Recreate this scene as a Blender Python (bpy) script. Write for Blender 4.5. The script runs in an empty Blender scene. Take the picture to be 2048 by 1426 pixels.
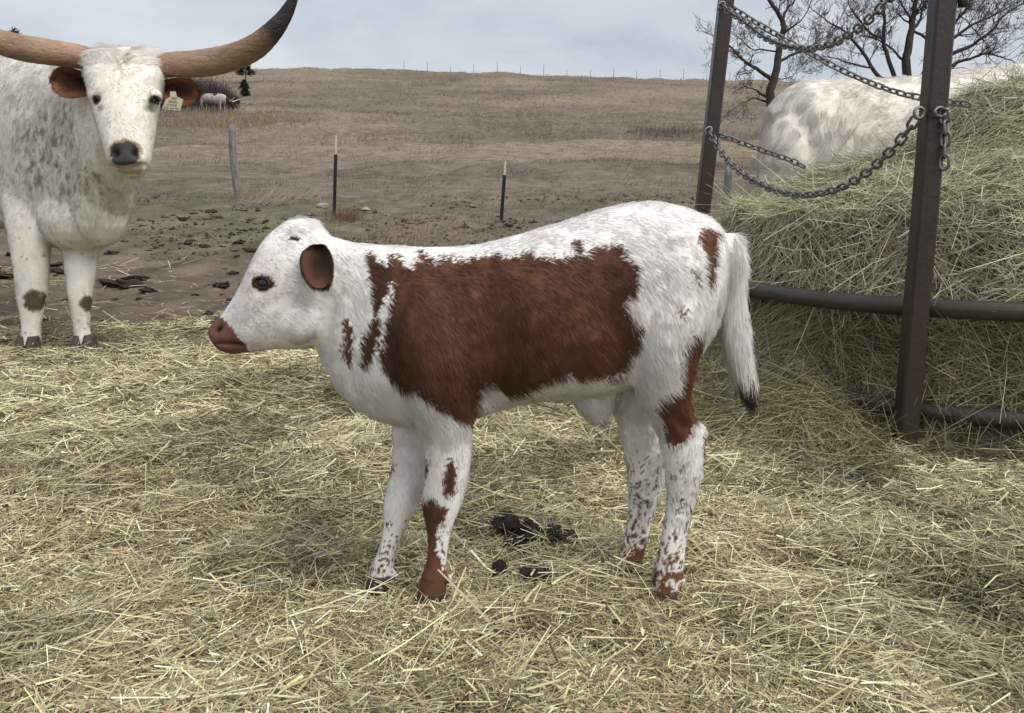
import bpy, math, random
import numpy as np
from mathutils import Vector, Matrix
from mathutils.bvhtree import BVHTree

random.seed(7)
RNG = np.random.default_rng(7)
SC = bpy.context.scene
COL = SC.collection

# ------------------------------------------------------------------ camera, sky, sun, exposure
CAM_H, FPX, CX, CY, EYE_Y = 0.80, 1650.0, 1024.0, 713.0, 395.0
PITCH = math.atan((CY - EYE_Y) / FPX)
cam = bpy.data.cameras.new('camera')
cam.sensor_fit = 'HORIZONTAL'; cam.sensor_width = 36.0
cam.lens = FPX / 2048.0 * 36.0
cam.clip_start = 0.05; cam.clip_end = 3000
camo = bpy.data.objects.new('camera', cam); COL.objects.link(camo)
camo.location = (0, 0, CAM_H); camo.rotation_euler = (math.pi / 2 - PITCH, 0, 0)
SC.camera = camo

SUN_EL, SUN_AZ = math.radians(50), math.radians(128)      # azimuth clockwise from +Y (away from the camera)
world = bpy.data.worlds.new('World'); SC.world = world; world.use_nodes = True
wt = world.node_tree; wt.nodes.clear()
def wn(t): return wt.nodes.new(t)
w_out, w_bg = wn('ShaderNodeOutputWorld'), wn('ShaderNodeBackground')
w_bg.inputs['Strength'].default_value = 0.1
w_sky = wn('ShaderNodeTexSky'); w_sky.sky_type = 'NISHITA'; w_sky.sun_disc = False
w_sky.sun_elevation = SUN_EL; w_sky.sun_rotation = SUN_AZ; w_sky.dust_density = 3.0
w_tc, w_map, w_noise, w_ramp = wn('ShaderNodeTexCoord'), wn('ShaderNodeMapping'), wn('ShaderNodeTexNoise'), wn('ShaderNodeValToRGB')
w_map.inputs['Scale'].default_value = (1.0, 1.0, 2.6)
w_map.inputs['Location'].default_value = (0.35, 0.2, 0.1)
w_noise.inputs['Scale'].default_value = 3.1; w_noise.inputs['Detail'].default_value = 7; w_noise.inputs['Roughness'].default_value = 0.52
w_noise.inputs['Distortion'].default_value = 0.25
w_ramp.color_ramp.elements[0].position = 0.36; w_ramp.color_ramp.elements[0].color = (0.47, 0.535, 0.63, 1)
w_ramp.color_ramp.elements[1].position = 0.64; w_ramp.color_ramp.elements[1].color = (0.73, 0.76, 0.805, 1)
e = w_ramp.color_ramp.elements.new(0.50); e.color = (0.61, 0.655, 0.72, 1)
w_mul = wn('ShaderNodeVectorMath'); w_mul.operation = 'SCALE'; w_mul.inputs['Scale'].default_value = 5.0
w_mix = wn('ShaderNodeMix'); w_mix.data_type = 'RGBA'; w_mix.inputs['Factor'].default_value = 0.94
L = wt.links.new
L(w_tc.outputs['Generated'], w_map.inputs['Vector']); L(w_map.outputs['Vector'], w_noise.inputs['Vector'])
L(w_noise.outputs['Fac'], w_ramp.inputs['Fac']); L(w_ramp.outputs['Color'], w_mul.inputs[0])
L(w_sky.outputs['Color'], w_mix.inputs['A']); L(w_mul.outputs['Vector'], w_mix.inputs['B'])
L(w_mix.outputs['Result'], w_bg.inputs['Color']); L(w_bg.outputs['Background'], w_out.inputs['Surface'])

sun = bpy.data.lights.new('sun', 'SUN'); sun.energy = 1.5; sun.angle = math.radians(50); sun.color = (1.0, 0.965, 0.91)
suno = bpy.data.objects.new('sun', sun); COL.objects.link(suno)
sd = Vector((math.sin(SUN_AZ) * math.cos(SUN_EL), math.cos(SUN_AZ) * math.cos(SUN_EL), math.sin(SUN_EL)))
suno.rotation_euler = sd.to_track_quat('Z', 'Y').to_euler(); suno.location = (4, 3, 8)

SC.view_settings.view_transform = 'Standard'; SC.view_settings.look = 'None'
SC.view_settings.exposure = 1.0; SC.view_settings.gamma = 1.0; SC.view_settings.use_curve_mapping = False
SC.cycles.max_bounces = 4; SC.cycles.diffuse_bounces = 2; SC.cycles.glossy_bounces = 2
SC.cycles.transparent_max_bounces = 4; SC.cycles.caustics_reflective = False; SC.cycles.caustics_refractive = False
SC.cycles_curves.shape = 'RIBBONS'; SC.cycles_curves.subdivisions = 2

# ------------------------------------------------------------------ helpers
CP, SP = math.cos(PITCH), math.sin(PITCH)
def ray(px, py):
    a, b = (px - CX) / FPX, (CY - py) / FPX
    return np.array((a, CP + b * SP, -SP + b * CP))
def P(px, py, Y):
    r = ray(px, py); return np.array((0, 0, CAM_H)) + r * (Y / r[1])
def hash01(*ints):
    h = np.zeros_like(ints[0], dtype=np.uint64)
    for k, i in zip((374761393, 668265263, 2147483647, 1274126177), ints):
        h = (h + (i.astype(np.int64).astype(np.uint64)) * np.uint64(k)) & np.uint64(0xFFFFFFFF)
        h = ((h ^ (h >> np.uint64(13))) * np.uint64(1274126177)) & np.uint64(0xFFFFFFFF)
    h = h ^ (h >> np.uint64(16))
    return (h & np.uint64(0xFFFFFF)).astype(np.float64) / 16777215.0
def vn2(x, y, seed=0):
    x = np.asarray(x, float); y = np.asarray(y, float)
    xi, yi = np.floor(x), np.floor(y); fx, fy = x - xi, y - yi
    fx, fy = fx * fx * (3 - 2 * fx), fy * fy * (3 - 2 * fy)
    xi, yi = xi + 9000, yi + 9000; s = np.full_like(xi, seed)
    h = lambda a, b: hash01(xi + a, yi + b, s)
    return (h(0, 0) * (1 - fx) + h(1, 0) * fx) * (1 - fy) + (h(0, 1) * (1 - fx) + h(1, 1) * fx) * fy
def fbm2(x, y, o=4, seed=0):
    t = 0; a = 0.5; n = 0
    for k in range(o):
        t = t + a * vn2(x * 2 ** k + 17.3 * k, y * 2 ** k - 9.1 * k, seed + k); n += a; a *= 0.5
    return t / n
def vn3(p, seed=0):
    i = np.floor(p); f = p - i; f = f * f * (3 - 2 * f); i = i + 9000
    s = np.full(len(p), float(seed)); r = 0
    for a in (0, 1):
        for b in (0, 1):
            for c in (0, 1):
                w = (f[:, 0] if a else 1 - f[:, 0]) * (f[:, 1] if b else 1 - f[:, 1]) * (f[:, 2] if c else 1 - f[:, 2])
                r = r + w * hash01(i[:, 0] + a, i[:, 1] + b, i[:, 2] + c, s)
    return r
def vec3noise(p, seed=0):
    return np.stack([vn3(p, seed + k) for k in range(3)], 1) * 2 - 1
def nrmz(v):
    return v / np.maximum(np.linalg.norm(v, axis=-1, keepdims=True), 1e-9)
def sm(a, b, x):
    t = np.clip((x - a) / (b - a), 0, 1); return t * t * (3 - 2 * t)

def np_mesh(name, V, F, attrs=None, smooth=True):
    V = np.asarray(V, np.float32); me = bpy.data.meshes.new(name)
    groups = F if isinstance(F, list) and len(F) and isinstance(F[0], np.ndarray) else [np.asarray(F)]
    idx = np.concatenate([g.ravel() for g in groups]).astype(np.int32)
    tot = np.concatenate([np.full(len(g), g.shape[1]) for g in groups]).astype(np.int32)
    start = np.concatenate(([0], np.cumsum(tot)[:-1])).astype(np.int32)
    me.vertices.add(len(V)); me.vertices.foreach_set('co', V.ravel())
    me.loops.add(len(idx)); me.loops.foreach_set('vertex_index', idx)
    me.polygons.add(len(tot)); me.polygons.foreach_set('loop_start', start)
    me.polygons.foreach_set('use_smooth', np.full(len(tot), bool(smooth)))
    for k, c in (attrs or {}).items():
        c = np.asarray(c, np.float32)
        a = me.attributes.new(k, 'FLOAT_COLOR', 'POINT')
        a.data.foreach_set('color', np.concatenate([c, np.ones((len(c), 1), np.float32)], 1).ravel())
    me.update(calc_edges=True); me.validate()
    return me
ORIG = {}
def tag(o, label=None, cat=None, group=None, kind=None):
    if label: o['label'] = label
    if cat: o['category'] = cat
    if group: o['group'] = group
    if kind: o['kind'] = kind
    return o
def empty(name, loc, label=None, cat=None, group=None):
    o = bpy.data.objects.new(name, None); COL.objects.link(o); o.location = loc
    o.empty_display_size = 0.05; ORIG[o.name] = np.array(loc, float)
    return tag(o, label, cat, group)
def link(name, data, mat=None, parent=None):
    o = bpy.data.objects.new(name, data); COL.objects.link(o)
    if mat is not None and data is not None and len(data.materials) == 0: data.materials.append(mat)
    if parent is not None: o.parent = parent
    ORIG[o.name] = ORIG[parent.name] if parent is not None else np.zeros(3)
    return o
def obj(name, V, F, mat, parent=None, attrs=None, smooth=True):
    V = np.asarray(V, float)
    if parent is not None: V = V - ORIG[parent.name]
    return link(name, np_mesh(name, V, F, attrs, smooth), mat, parent)

class MB:
    def __init__(s): s.V = []; s.Q = []; s.T = []; s.n = 0
    def add(s, V, Q=None, T=None):
        V = np.asarray(V, float); s.V.append(V)
        if Q is not None and len(Q): s.Q.append(np.asarray(Q) + s.n)
        if T is not None and len(T): s.T.append(np.asarray(T) + s.n)
        s.n += len(V); return s
    def data(s):
        F = []
        if s.Q: F.append(np.concatenate(s.Q))
        if s.T: F.append(np.concatenate(s.T))
        return np.concatenate(s.V), F
    def build(s, name, mat, parent=None, smooth=True, attrs=None):
        V, F = s.data(); return obj(name, V, F, mat, parent, attrs, smooth)

def catmull(A, m):
    A = np.asarray(A, float)
    E = np.concatenate([[2 * A[0] - A[1]], A, [2 * A[-1] - A[-2]]]); out = []
    for i in range(len(A) - 1):
        p0, p1, p2, p3 = E[i:i + 4]
        for t in np.linspace(0, 1, m, endpoint=False):
            out.append(0.5 * (2 * p1 + (p2 - p0) * t + (2 * p0 - 5 * p1 + 4 * p2 - p3) * t * t + (3 * p1 - p0 - 3 * p2 + p3) * t ** 3))
    out.append(A[-1]); return np.array(out)
def loft(mb, stations, n=24, m=4, ex=2.0):
    S = catmull(np.array([np.concatenate(s) for s in stations]), m)
    th = np.linspace(0, 2 * np.pi, n, endpoint=False)
    c, s = np.cos(th), np.sin(th)
    c, s = np.sign(c) * np.abs(c) ** (2 / ex), np.sign(s) * np.abs(s) ** (2 / ex)
    k = len(S)
    V = (S[:, None, 0:3] + S[:, None, 3:6] * c[None, :, None] + S[:, None, 6:9] * s[None, :, None]).reshape(-1, 3)
    V = np.concatenate([V, [S[0, :3]], [S[-1, :3]]])
    i, j = np.meshgrid(np.arange(k - 1), np.arange(n), indexing='ij'); j2 = (j + 1) % n
    Q = np.stack([i * n + j, i * n + j2, (i + 1) * n + j2, (i + 1) * n + j], -1).reshape(-1, 4)
    a = np.arange(n); b = (a + 1) % n
    T = np.concatenate([np.stack([b, a, np.full(n, k * n)], 1), np.stack([(k - 1) * n + a, (k - 1) * n + b, np.full(n, k * n + 1)], 1)])
    mb.add(V, Q, T)
def side(tx, ty, bx, by, hw, Y):
    t, b = P(tx, ty, Y), P(bx, by, Y); return ((t + b) / 2, (t - b) / 2, np.array((0, hw, 0.0)))
def tube(mb, pts, rad, n=6, cap=True):
    pts = np.asarray(pts, float); rad = np.broadcast_to(np.asarray(rad, float), (len(pts),))
    d = nrmz(np.gradient(pts, axis=0)); up = np.array((0.13, 0.31, 0.94))
    if abs(np.dot(d[0], up)) > 0.9: up = np.array((0.95, 0.2, 0.1))
    a = nrmz(np.cross(d, up)); b = np.cross(d, a); th = np.linspace(0, 2 * np.pi, n, endpoint=False)
    V = (pts[:, None] + rad[:, None, None] * (a[:, None] * np.cos(th)[None, :, None] + b[:, None] * np.sin(th)[None, :, None])).reshape(-1, 3)
    k = len(pts); i, j = np.meshgrid(np.arange(k - 1), np.arange(n), indexing='ij'); j2 = (j + 1) % n
    Q = np.stack([i * n + j, (i + 1) * n + j, (i + 1) * n + j2, i * n + j2], -1).reshape(-1, 4)
    T = None
    if cap:
        V = np.concatenate([V, [pts[0]], [pts[-1]]]); q = np.arange(n); q2 = (q + 1) % n
        T = np.concatenate([np.stack([q, q2, np.full(n, k * n)], 1), np.stack([(k - 1) * n + q2, (k - 1) * n + q, np.full(n, k * n + 1)], 1)])
    mb.add(V, Q, T)
def ellipsoid(mb, c, r, nu=14, nv=9, R=None):
    u = np.linspace(0, 2 * np.pi, nu, endpoint=False); v = np.linspace(0, np.pi, nv + 2)[1:-1]
    V = np.array([[np.sin(b) * np.cos(a), np.sin(b) * np.sin(a), np.cos(b)] for b in v for a in u] + [[0, 0, 1], [0, 0, -1]])
    V = V * np.asarray(r)
    if R is not None: V = V @ np.asarray(R).T
    Q = [(i * nu + j, (i + 1) * nu + j, (i + 1) * nu + (j + 1) % nu, i * nu + (j + 1) % nu) for i in range(nv - 1) for j in range(nu)]
    t, b = nu * nv, nu * nv + 1
    T = [(j, (j + 1) % nu, t) for j in range(nu)] + [((nv - 1) * nu + (j + 1) % nu, (nv - 1) * nu + j, b) for j in range(nu)]
    mb.add(V + np.asarray(c), Q, T)

def remesh(mb, voxel, smooth_it, factor=0.5):
    V, F = mb.data(); me = np_mesh('tmp', V, F)
    o = bpy.data.objects.new('tmp', me); COL.objects.link(o)
    r = o.modifiers.new('r', 'REMESH'); r.mode = 'VOXEL'; r.voxel_size = voxel
    s = o.modifiers.new('s', 'SMOOTH'); s.factor = factor; s.iterations = smooth_it
    dg = bpy.context.evaluated_depsgraph_get(); dg.update()
    m2 = bpy.data.meshes.new_from_object(o.evaluated_get(dg))
    V = np.empty(len(m2.vertices) * 3, np.float32); m2.vertices.foreach_get('co', V)
    idx = np.empty(len(m2.loops), np.int32); m2.loops.foreach_get('vertex_index', idx)
    tot = np.empty(len(m2.polygons), np.int32); m2.polygons.foreach_get('loop_total', tot)
    F = idx.reshape(-1, 4) if (tot == 4).all() else None
    if F is None: raise RuntimeError('remesh gave non quads')
    bpy.data.objects.remove(o); bpy.data.meshes.remove(me); bpy.data.meshes.remove(m2)
    return V.reshape(-1, 3).astype(float), F
def vnormals(V, F):
    T = np.concatenate([F[:, [0, 1, 2]], F[:, [0, 2, 3]]]); n = np.cross(V[T[:, 1]] - V[T[:, 0]], V[T[:, 2]] - V[T[:, 0]])
    N = np.zeros_like(V)
    for k in range(3): np.add.at(N, T[:, k], n)
    return nrmz(N)
class Surf:
    def __init__(s, V, F):
        s.V, s.F = V, F; s.N = vnormals(V, F)
        s.bvh = BVHTree.FromPolygons([tuple(v) for v in V], [tuple(int(i) for i in f) for f in F])
    def hit(s, px, py, Y=None):
        r = Vector(ray(px, py)).normalized(); h = s.bvh.ray_cast(Vector((0, 0, CAM_H)), r)
        if h[0] is None: return (P(px, py, Y), np.array((0, -1.0, 0))) if Y else (None, None)
        return np.array(h[0]), np.array(h[1])
    def sample(s, n, rng, wfn=None):
        T = np.concatenate([s.F[:, [0, 1, 2]], s.F[:, [0, 2, 3]]])
        ar = np.linalg.norm(np.cross(s.V[T[:, 1]] - s.V[T[:, 0]], s.V[T[:, 2]] - s.V[T[:, 0]]), axis=1)
        if wfn is not None: ar = ar * wfn(s.V[T].mean(1))
        t = rng.choice(len(T), n, p=ar / ar.sum()); a, b = rng.random(n), rng.random(n)
        f = a + b > 1; a[f], b[f] = 1 - a[f], 1 - b[f]; T = T[t]; c = 1 - a - b
        mix = lambda A: A[T[:, 0]] * c[:, None] + A[T[:, 1]] * a[:, None] + A[T[:, 2]] * b[:, None]
        return mix(s.V), nrmz(mix(s.N))
def inpoly(x, z, poly):
    r = np.zeros(len(x), bool); p = np.asarray(poly); q = np.roll(p, 1, 0)
    for (x1, z1), (x2, z2) in zip(p, q):
        c = ((z1 > z) != (z2 > z))
        if abs(z2 - z1) < 1e-12: continue
        r ^= c & (x < (x2 - x1) * (z - z1) / (z2 - z1) + x1)
    return r

# ------------------------------------------------------------------ materials
def mat(name, color=(.5, .5, .5), rough=.7, attr=None, var=0.0, vscale=8.0, bump=0.0, bscale=30.0, spec=.3, metal=0.0, trans=0.0, color2=None, coords='Object', stretch=(1, 1, 1), detail=6):
    m = bpy.data.materials.new(name); m.use_nodes = True; nt = m.node_tree; b = nt.nodes['Principled BSDF']; lk = nt.links.new
    b.inputs['Roughness'].default_value = rough; b.inputs['Metallic'].default_value = metal
    b.inputs['Specular IOR Level'].default_value = spec
    if attr:
        a = nt.nodes.new('ShaderNodeAttribute'); a.attribute_name = attr; src = a.outputs['Color']
    else:
        a = nt.nodes.new('ShaderNodeRGB'); a.outputs[0].default_value = (*color, 1); src = a.outputs[0]
    if var or bump:
        tc = nt.nodes.new('ShaderNodeTexCoord'); mp = nt.nodes.new('ShaderNodeMapping'); mp.inputs['Scale'].default_value = stretch
        lk(tc.outputs[coords], mp.inputs['Vector'])
    if var:
        n = nt.nodes.new('ShaderNodeTexNoise'); n.inputs['Scale'].default_value = vscale; n.inputs['Detail'].default_value = detail; n.inputs['Roughness'].default_value = .62
        lk(mp.outputs['Vector'], n.inputs['Vector'])
        if color2:
            rp = nt.nodes.new('ShaderNodeMapRange'); rp.inputs['From Min'].default_value = .5 - var; rp.inputs['From Max'].default_value = .5 + var
            lk(n.outputs['Fac'], rp.inputs['Value'])
            mx = nt.nodes.new('ShaderNodeMix'); mx.data_type = 'RGBA'; lk(rp.outputs['Result'], mx.inputs['Factor']); lk(src, mx.inputs['A']); mx.inputs['B'].default_value = (*color2, 1)
            src = mx.outputs['Result']
        else:
            rp = nt.nodes.new('ShaderNodeMapRange'); rp.inputs['From Min'].default_value = .25; rp.inputs['From Max'].default_value = .75
            rp.inputs['To Min'].default_value = 1 - var; rp.inputs['To Max'].default_value = 1 + var
            lk(n.outputs['Fac'], rp.inputs['Value'])
            mx = nt.nodes.new('ShaderNodeVectorMath'); mx.operation = 'SCALE'; lk(src, mx.inputs[0]); lk(rp.outputs['Result'], mx.inputs['Scale']); src = mx.outputs['Vector']
    lk(src, b.inputs['Base Color'])
    if bump:
        n2 = nt.nodes.new('ShaderNodeTexNoise'); n2.inputs['Scale'].default_value = bscale; n2.inputs['Detail'].default_value = 8; n2.inputs['Roughness'].default_value = .65
        lk(mp.outputs['Vector'], n2.inputs['Vector']); bp = nt.nodes.new('ShaderNodeBump'); bp.inputs['Strength'].default_value = bump; bp.inputs['Distance'].default_value = .02
        lk(n2.outputs['Fac'], bp.inputs['Height']); lk(bp.outputs['Normal'], b.inputs['Normal'])
    if trans:
        t = nt.nodes.new('ShaderNodeBsdfTranslucent'); lk(src, t.inputs['Color']); ms = nt.nodes.new('ShaderNodeMixShader'); ms.inputs[0].default_value = trans
        lk(b.outputs[0], ms.inputs[1]); lk(t.outputs[0], ms.inputs[2]); lk(ms.outputs[0], nt.nodes['Material Output'].inputs['Surface'])
    return m
def fur_mat(name):
    m = bpy.data.materials.new(name); m.use_nodes = True; nt = m.node_tree; b = nt.nodes['Principled BSDF']; lk = nt.links.new
    a = nt.nodes.new('ShaderNodeAttribute'); a.attribute_name = 'coat'; lk(a.outputs['Color'], b.inputs['Base Color'])
    g = nt.nodes.new('ShaderNodeAttribute'); g.attribute_name = 'lie'; geo = nt.nodes.new('ShaderNodeNewGeometry')
    mx = nt.nodes.new('ShaderNodeMix'); mx.data_type = 'VECTOR'; mx.inputs['Factor'].default_value = .12
    lk(g.outputs['Vector'], mx.inputs['A']); lk(geo.outputs['Normal'], mx.inputs['B'])
    nm = nt.nodes.new('ShaderNodeVectorMath'); nm.operation = 'NORMALIZE'; lk(mx.outputs['Result'], nm.inputs[0]); lk(nm.outputs['Vector'], b.inputs['Normal'])
    b.inputs['Roughness'].default_value = .55; b.inputs['Specular IOR Level'].default_value = .22
    return m
M = dict(
    ground=mat('ground_soil', rough=.95, attr='tint', var=.48, vscale=2.2, bump=.9, bscale=14, spec=.1, detail=12),
    straw=mat('dry_straw', rough=.6, attr='tint', spec=.25),
    grass=mat('dry_grass', rough=.75, attr='tint', spec=.15, trans=.2),
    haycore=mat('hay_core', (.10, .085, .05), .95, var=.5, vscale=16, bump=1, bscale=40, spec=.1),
    coat=mat('coat_skin', rough=.75, attr='coat', spec=.15, var=.08, vscale=60),
    fur=fur_mat('fur_hair'),
    wet_nose=mat('nose_skin', rough=.4, attr='coat', spec=.4, bump=.25, bscale=160),
    eye=mat('eye_gloss', (.009, .007, .008), .16, spec=.35),
    iris=mat('eye_iris', (.016, .014, .017), .07, spec=.6),
    lid=mat('eyelid_skin', (.030, .012, .009), .55, var=.3, vscale=80),
    greylid=mat('grey_eyelid', (.07, .055, .05), .55, var=.3, vscale=80),
    ear=mat('ear_skin', rough=.8, attr='coat', spec=.15, var=.15, vscale=40, bump=.1, bscale=120),
    horn=mat('horn_keratin', rough=.55, attr='coat', spec=.25, var=.42, vscale=16, bump=.7, bscale=60, stretch=(.35, 1, 1)),
    hoof=mat('hoof_horn', (.080, .052, .038), .6, var=.3, vscale=40, bump=.3, bscale=60),
    tagm=mat('tag_plastic', (.56, .52, .37), .5, var=.1, vscale=60),
    ink=mat('tag_ink', (.16, .145, .08), .7),
    steel=mat('painted_steel', (.020, .017, .0165), .34, spec=.5, var=.5, vscale=9, bump=.12, bscale=60, color2=(.058, .036, .027)),
    pipe=mat('worn_pipe', (.030, .026, .026), .32, spec=.5, var=.5, vscale=12, bump=.16, bscale=60, color2=(.075, .056, .048)),
    chain=mat('chain_steel', (.20, .195, .19), .34, spec=.5, metal=.7, var=.45, vscale=40, bump=.3, bscale=150),
    tpost=mat('t_post_paint', (.018, .019, .017), .5, var=.4, vscale=20),
    twhite=mat('post_tip_paint', (.55, .50, .42), .6, var=.2, vscale=30),
    wood=mat('weathered_wood', (.11, .102, .096), .9, var=.16, vscale=30, bump=1, bscale=40, color2=(.29, .275, .26), stretch=(1, 1, .12)),
    bark=mat('tree_bark', (.060, .048, .043), .9, var=.35, vscale=10, bump=.8, bscale=30),
    twig=mat('twig_bark', (.085, .068, .062), .9),
    dung=mat('dung', (.030, .024, .019), .7, var=.5, vscale=30, bump=1, bscale=60, spec=.3),
    dungdry=mat('dried_dung', (.085, .064, .048), .9, var=.5, vscale=30, bump=1, bscale=60, spec=.1),
    stone=mat('pale_stone', (.40, .36, .30), .9, var=.3, vscale=12, bump=.7, bscale=25),
    cedar=mat('cedar_foliage', (.022, .030, .018), .9, attr=None, var=.4, vscale=4),
    thicket=mat('thicket_twigs', (.055, .048, .052), .95),
)

# ------------------------------------------------------------------ terrain
yk = [-900, -50, 0, 5, 6, 8, 10, 13.6, 16.5, 25, 40, 72, 100, 134, 150, 300, 900]
zk = [0, 0, 0, 0, .03, .1, .25, .52, .80, 1.63, 3.3, 7.9, 12.8, 19.6, 20.9, 17, 0]
_yy = np.arange(-900, 900, .25); _zz = np.interp(_yy, yk, zk)
_k = np.ones(9) / 9; _zz = np.convolve(np.convolve(_zz, _k, 'same'), _k, 'same')
def base(x, y):
    return np.interp(y, _yy, _zz) - .0225 * np.clip(x, -160, 160) * np.clip(np.asarray(y) / 134, 0, 1.2) ** 2
def strawmask(x, y):
    edge = 5.15 + .55 * (fbm2(x * .8, y * .3 + 3, 3, 11) - .5) * 2 + np.clip((x - .2) * .9, 0, 3)
    return 1 - sm(-.35, .45, y - edge)
def gz(x, y):
    x = np.asarray(x, float); y = np.asarray(y, float); z = base(x, y)
    s = strawmask(x, y); near = 1 - sm(14, 26, y)
    z = z + s * (.040 * (fbm2(x * 2.3, y * 2.3, 3, 1) - .5) * 2 + .030 * (fbm2(x * 8, y * 8, 3, 5) - .5) * 2 - .007)
    z = z - .045 * np.exp(-((x - 1.30) ** 2 + (y - 2.52) ** 2) / .06)
    z = z + (1 - s) * near * (.060 * (fbm2(x * 2.6, y * 2.6, 4, 21) - .5) * 2 + .045 * (fbm2(x * 9, y * 8, 3, 25) - .5))
    z = z + (1 - near) * (.30 * (fbm2(x * .35, y * .35, 4, 31) - .5) * 2 + .7 * (fbm2(x * .045, y * .045, 3, 35) - .5) * 2 * sm(20, 70, y))
    return z
def G(px, py):
    r = ray(px, py); lo = None; t = .5
    while t < 400:
        p = np.array((0, 0, CAM_H)) + r * t
        if p[2] < base(p[0], p[1]): break
        t *= 1.004
    tt = t * np.linspace(.75, 1.35, 400); q = np.array((0, 0, CAM_H)) + r * tt[:, None]; below = np.nonzero(q[:, 2] < gz(q[:, 0], q[:, 1]))[0]
    p = q[below[0]] if len(below) else p
    return np.array((p[0], p[1], float(gz(p[0], p[1]))))
def ground_tint(x, y):
    n1, n2, n3 = fbm2(x * .5, y * .5, 4, 41), fbm2(x * .06, y * .06, 4, 45), fbm2(x * 3, y * 2, 3, 47)
    c = lambda r, g, b: np.array((r, g, b))
    dirt = c(.142, .110, .082) * (.60 + .80 * n3[:, None])
    green = c(.118, .116, .066) * (.65 + .7 * n3[:, None])
    brown = c(.160, .130, .099) * (.52 + .62 * n1[:, None] + .34 * fbm2(x * .16, y * .35, 4, 57)[:, None])
    tan = c(.258, .205, .150)
    straw = c(.15, .118, .064) * (.7 + .6 * n3[:, None])
    g = sm(8.0, 10.0, y + 2 * (n1 - .5)) * (1 - sm(15.5, 18, y + 3 * (n1 - .5))) * sm(.36, .62, fbm2(x * .55 + 4, y * .35, 5, 51) + .07 * sm(1, -3, x)) * .62
    o = dirt * (1 - sm(8.5, 11, y))[:, None] + brown * sm(8.5, 11, y)[:, None]
    o = o * (1 - g[:, None]) + green * g[:, None]
    t = sm(22, 34, y) * sm(.44, .64, .65 * n2 + .35 * fbm2(x * .11, y * .30, 4, 53))
    o = o * (1 - .75 * t[:, None]) + tan * .75 * t[:, None]
    d = np.exp(-((y - (47 - .06 * x)) / 3.0) ** 2) * sm(-6, 2, x) * .65          # darker colour band for the gully across the slope
    o = o * (1 - d[:, None]) + c(.10, .085, .062) * d[:, None]
    s = strawmask(x, y)[:, None]
    return np.clip(o * (1 - s) + straw * s, 0, 1)
def axis(lo, hi, step, far, grow):
    a = list(np.arange(lo, hi, step)); s = step
    while a[-1] < far: s *= grow; a.append(a[-1] + s)
    return a
ys = axis(.4, 7, .034, 900, 1.03); yb = axis(-.4, 0, .1, 700, 1.18); ys = sorted([-v for v in yb]) + ys
xr = axis(0, 2.6, .036, 700, 1.036); xs = sorted([-v for v in xr[1:]]) + xr
gx, gy = np.meshgrid(np.array(xs), np.array(ys)); gx, gy = gx.ravel(), gy.ravel()
nx, ny = len(xs), len(ys)
i, j = np.meshgrid(np.arange(ny - 1), np.arange(nx - 1), indexing='ij')
GF = np.stack([i * nx + j, i * nx + j + 1, (i + 1) * nx + j + 1, (i + 1) * nx + j], -1).reshape(-1, 4)
tag(obj('ground', np.stack([gx, gy, gz(gx, gy)], 1), GF, M['ground'], attrs={'tint': ground_tint(gx, gy)}), 'trampled bare pasture ground rising to a grassy hill', None, None, 'structure')

# ------------------------------------------------------------------ ribbons (straw, hay, grass)
def ribbons(name, base_p, dirs, length, width, bend, facing, col, material, seg=2, taper=.6, parent=None):
    n = len(base_p); S = np.linspace(0, 1, seg + 1); side_ = nrmz(np.cross(dirs, facing))
    V = np.empty((n, seg + 1, 2, 3))
    for k, s in enumerate(S):
        c = base_p + dirs * (length * s)[:, None] + bend * (s * s * length)[:, None]
        w = (width * (1 - (1 - taper) * s))[:, None] * .5
        V[:, k, 0] = c - side_ * w; V[:, k, 1] = c + side_ * w
    q = np.arange(n)[:, None, None] * (2 * (seg + 1)) + (np.arange(seg)[None, :, None] * 2) + np.array([0, 1, 3, 2])[None, None, :]
    C = np.repeat(col, 2 * (seg + 1), axis=0)
    return obj(name, V.reshape(-1, 3), q.reshape(-1, 4), material, parent, {'tint': C}, smooth=False)
def palette(n, rng, cols, w):
    k = rng.choice(len(cols), n, p=np.array(w) / sum(w)); c = np.array(cols)[k]
    return np.clip(c * rng.normal(1, .16, (n, 1)) * rng.normal(1, .04, (n, 3)), .01, .9)
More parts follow.
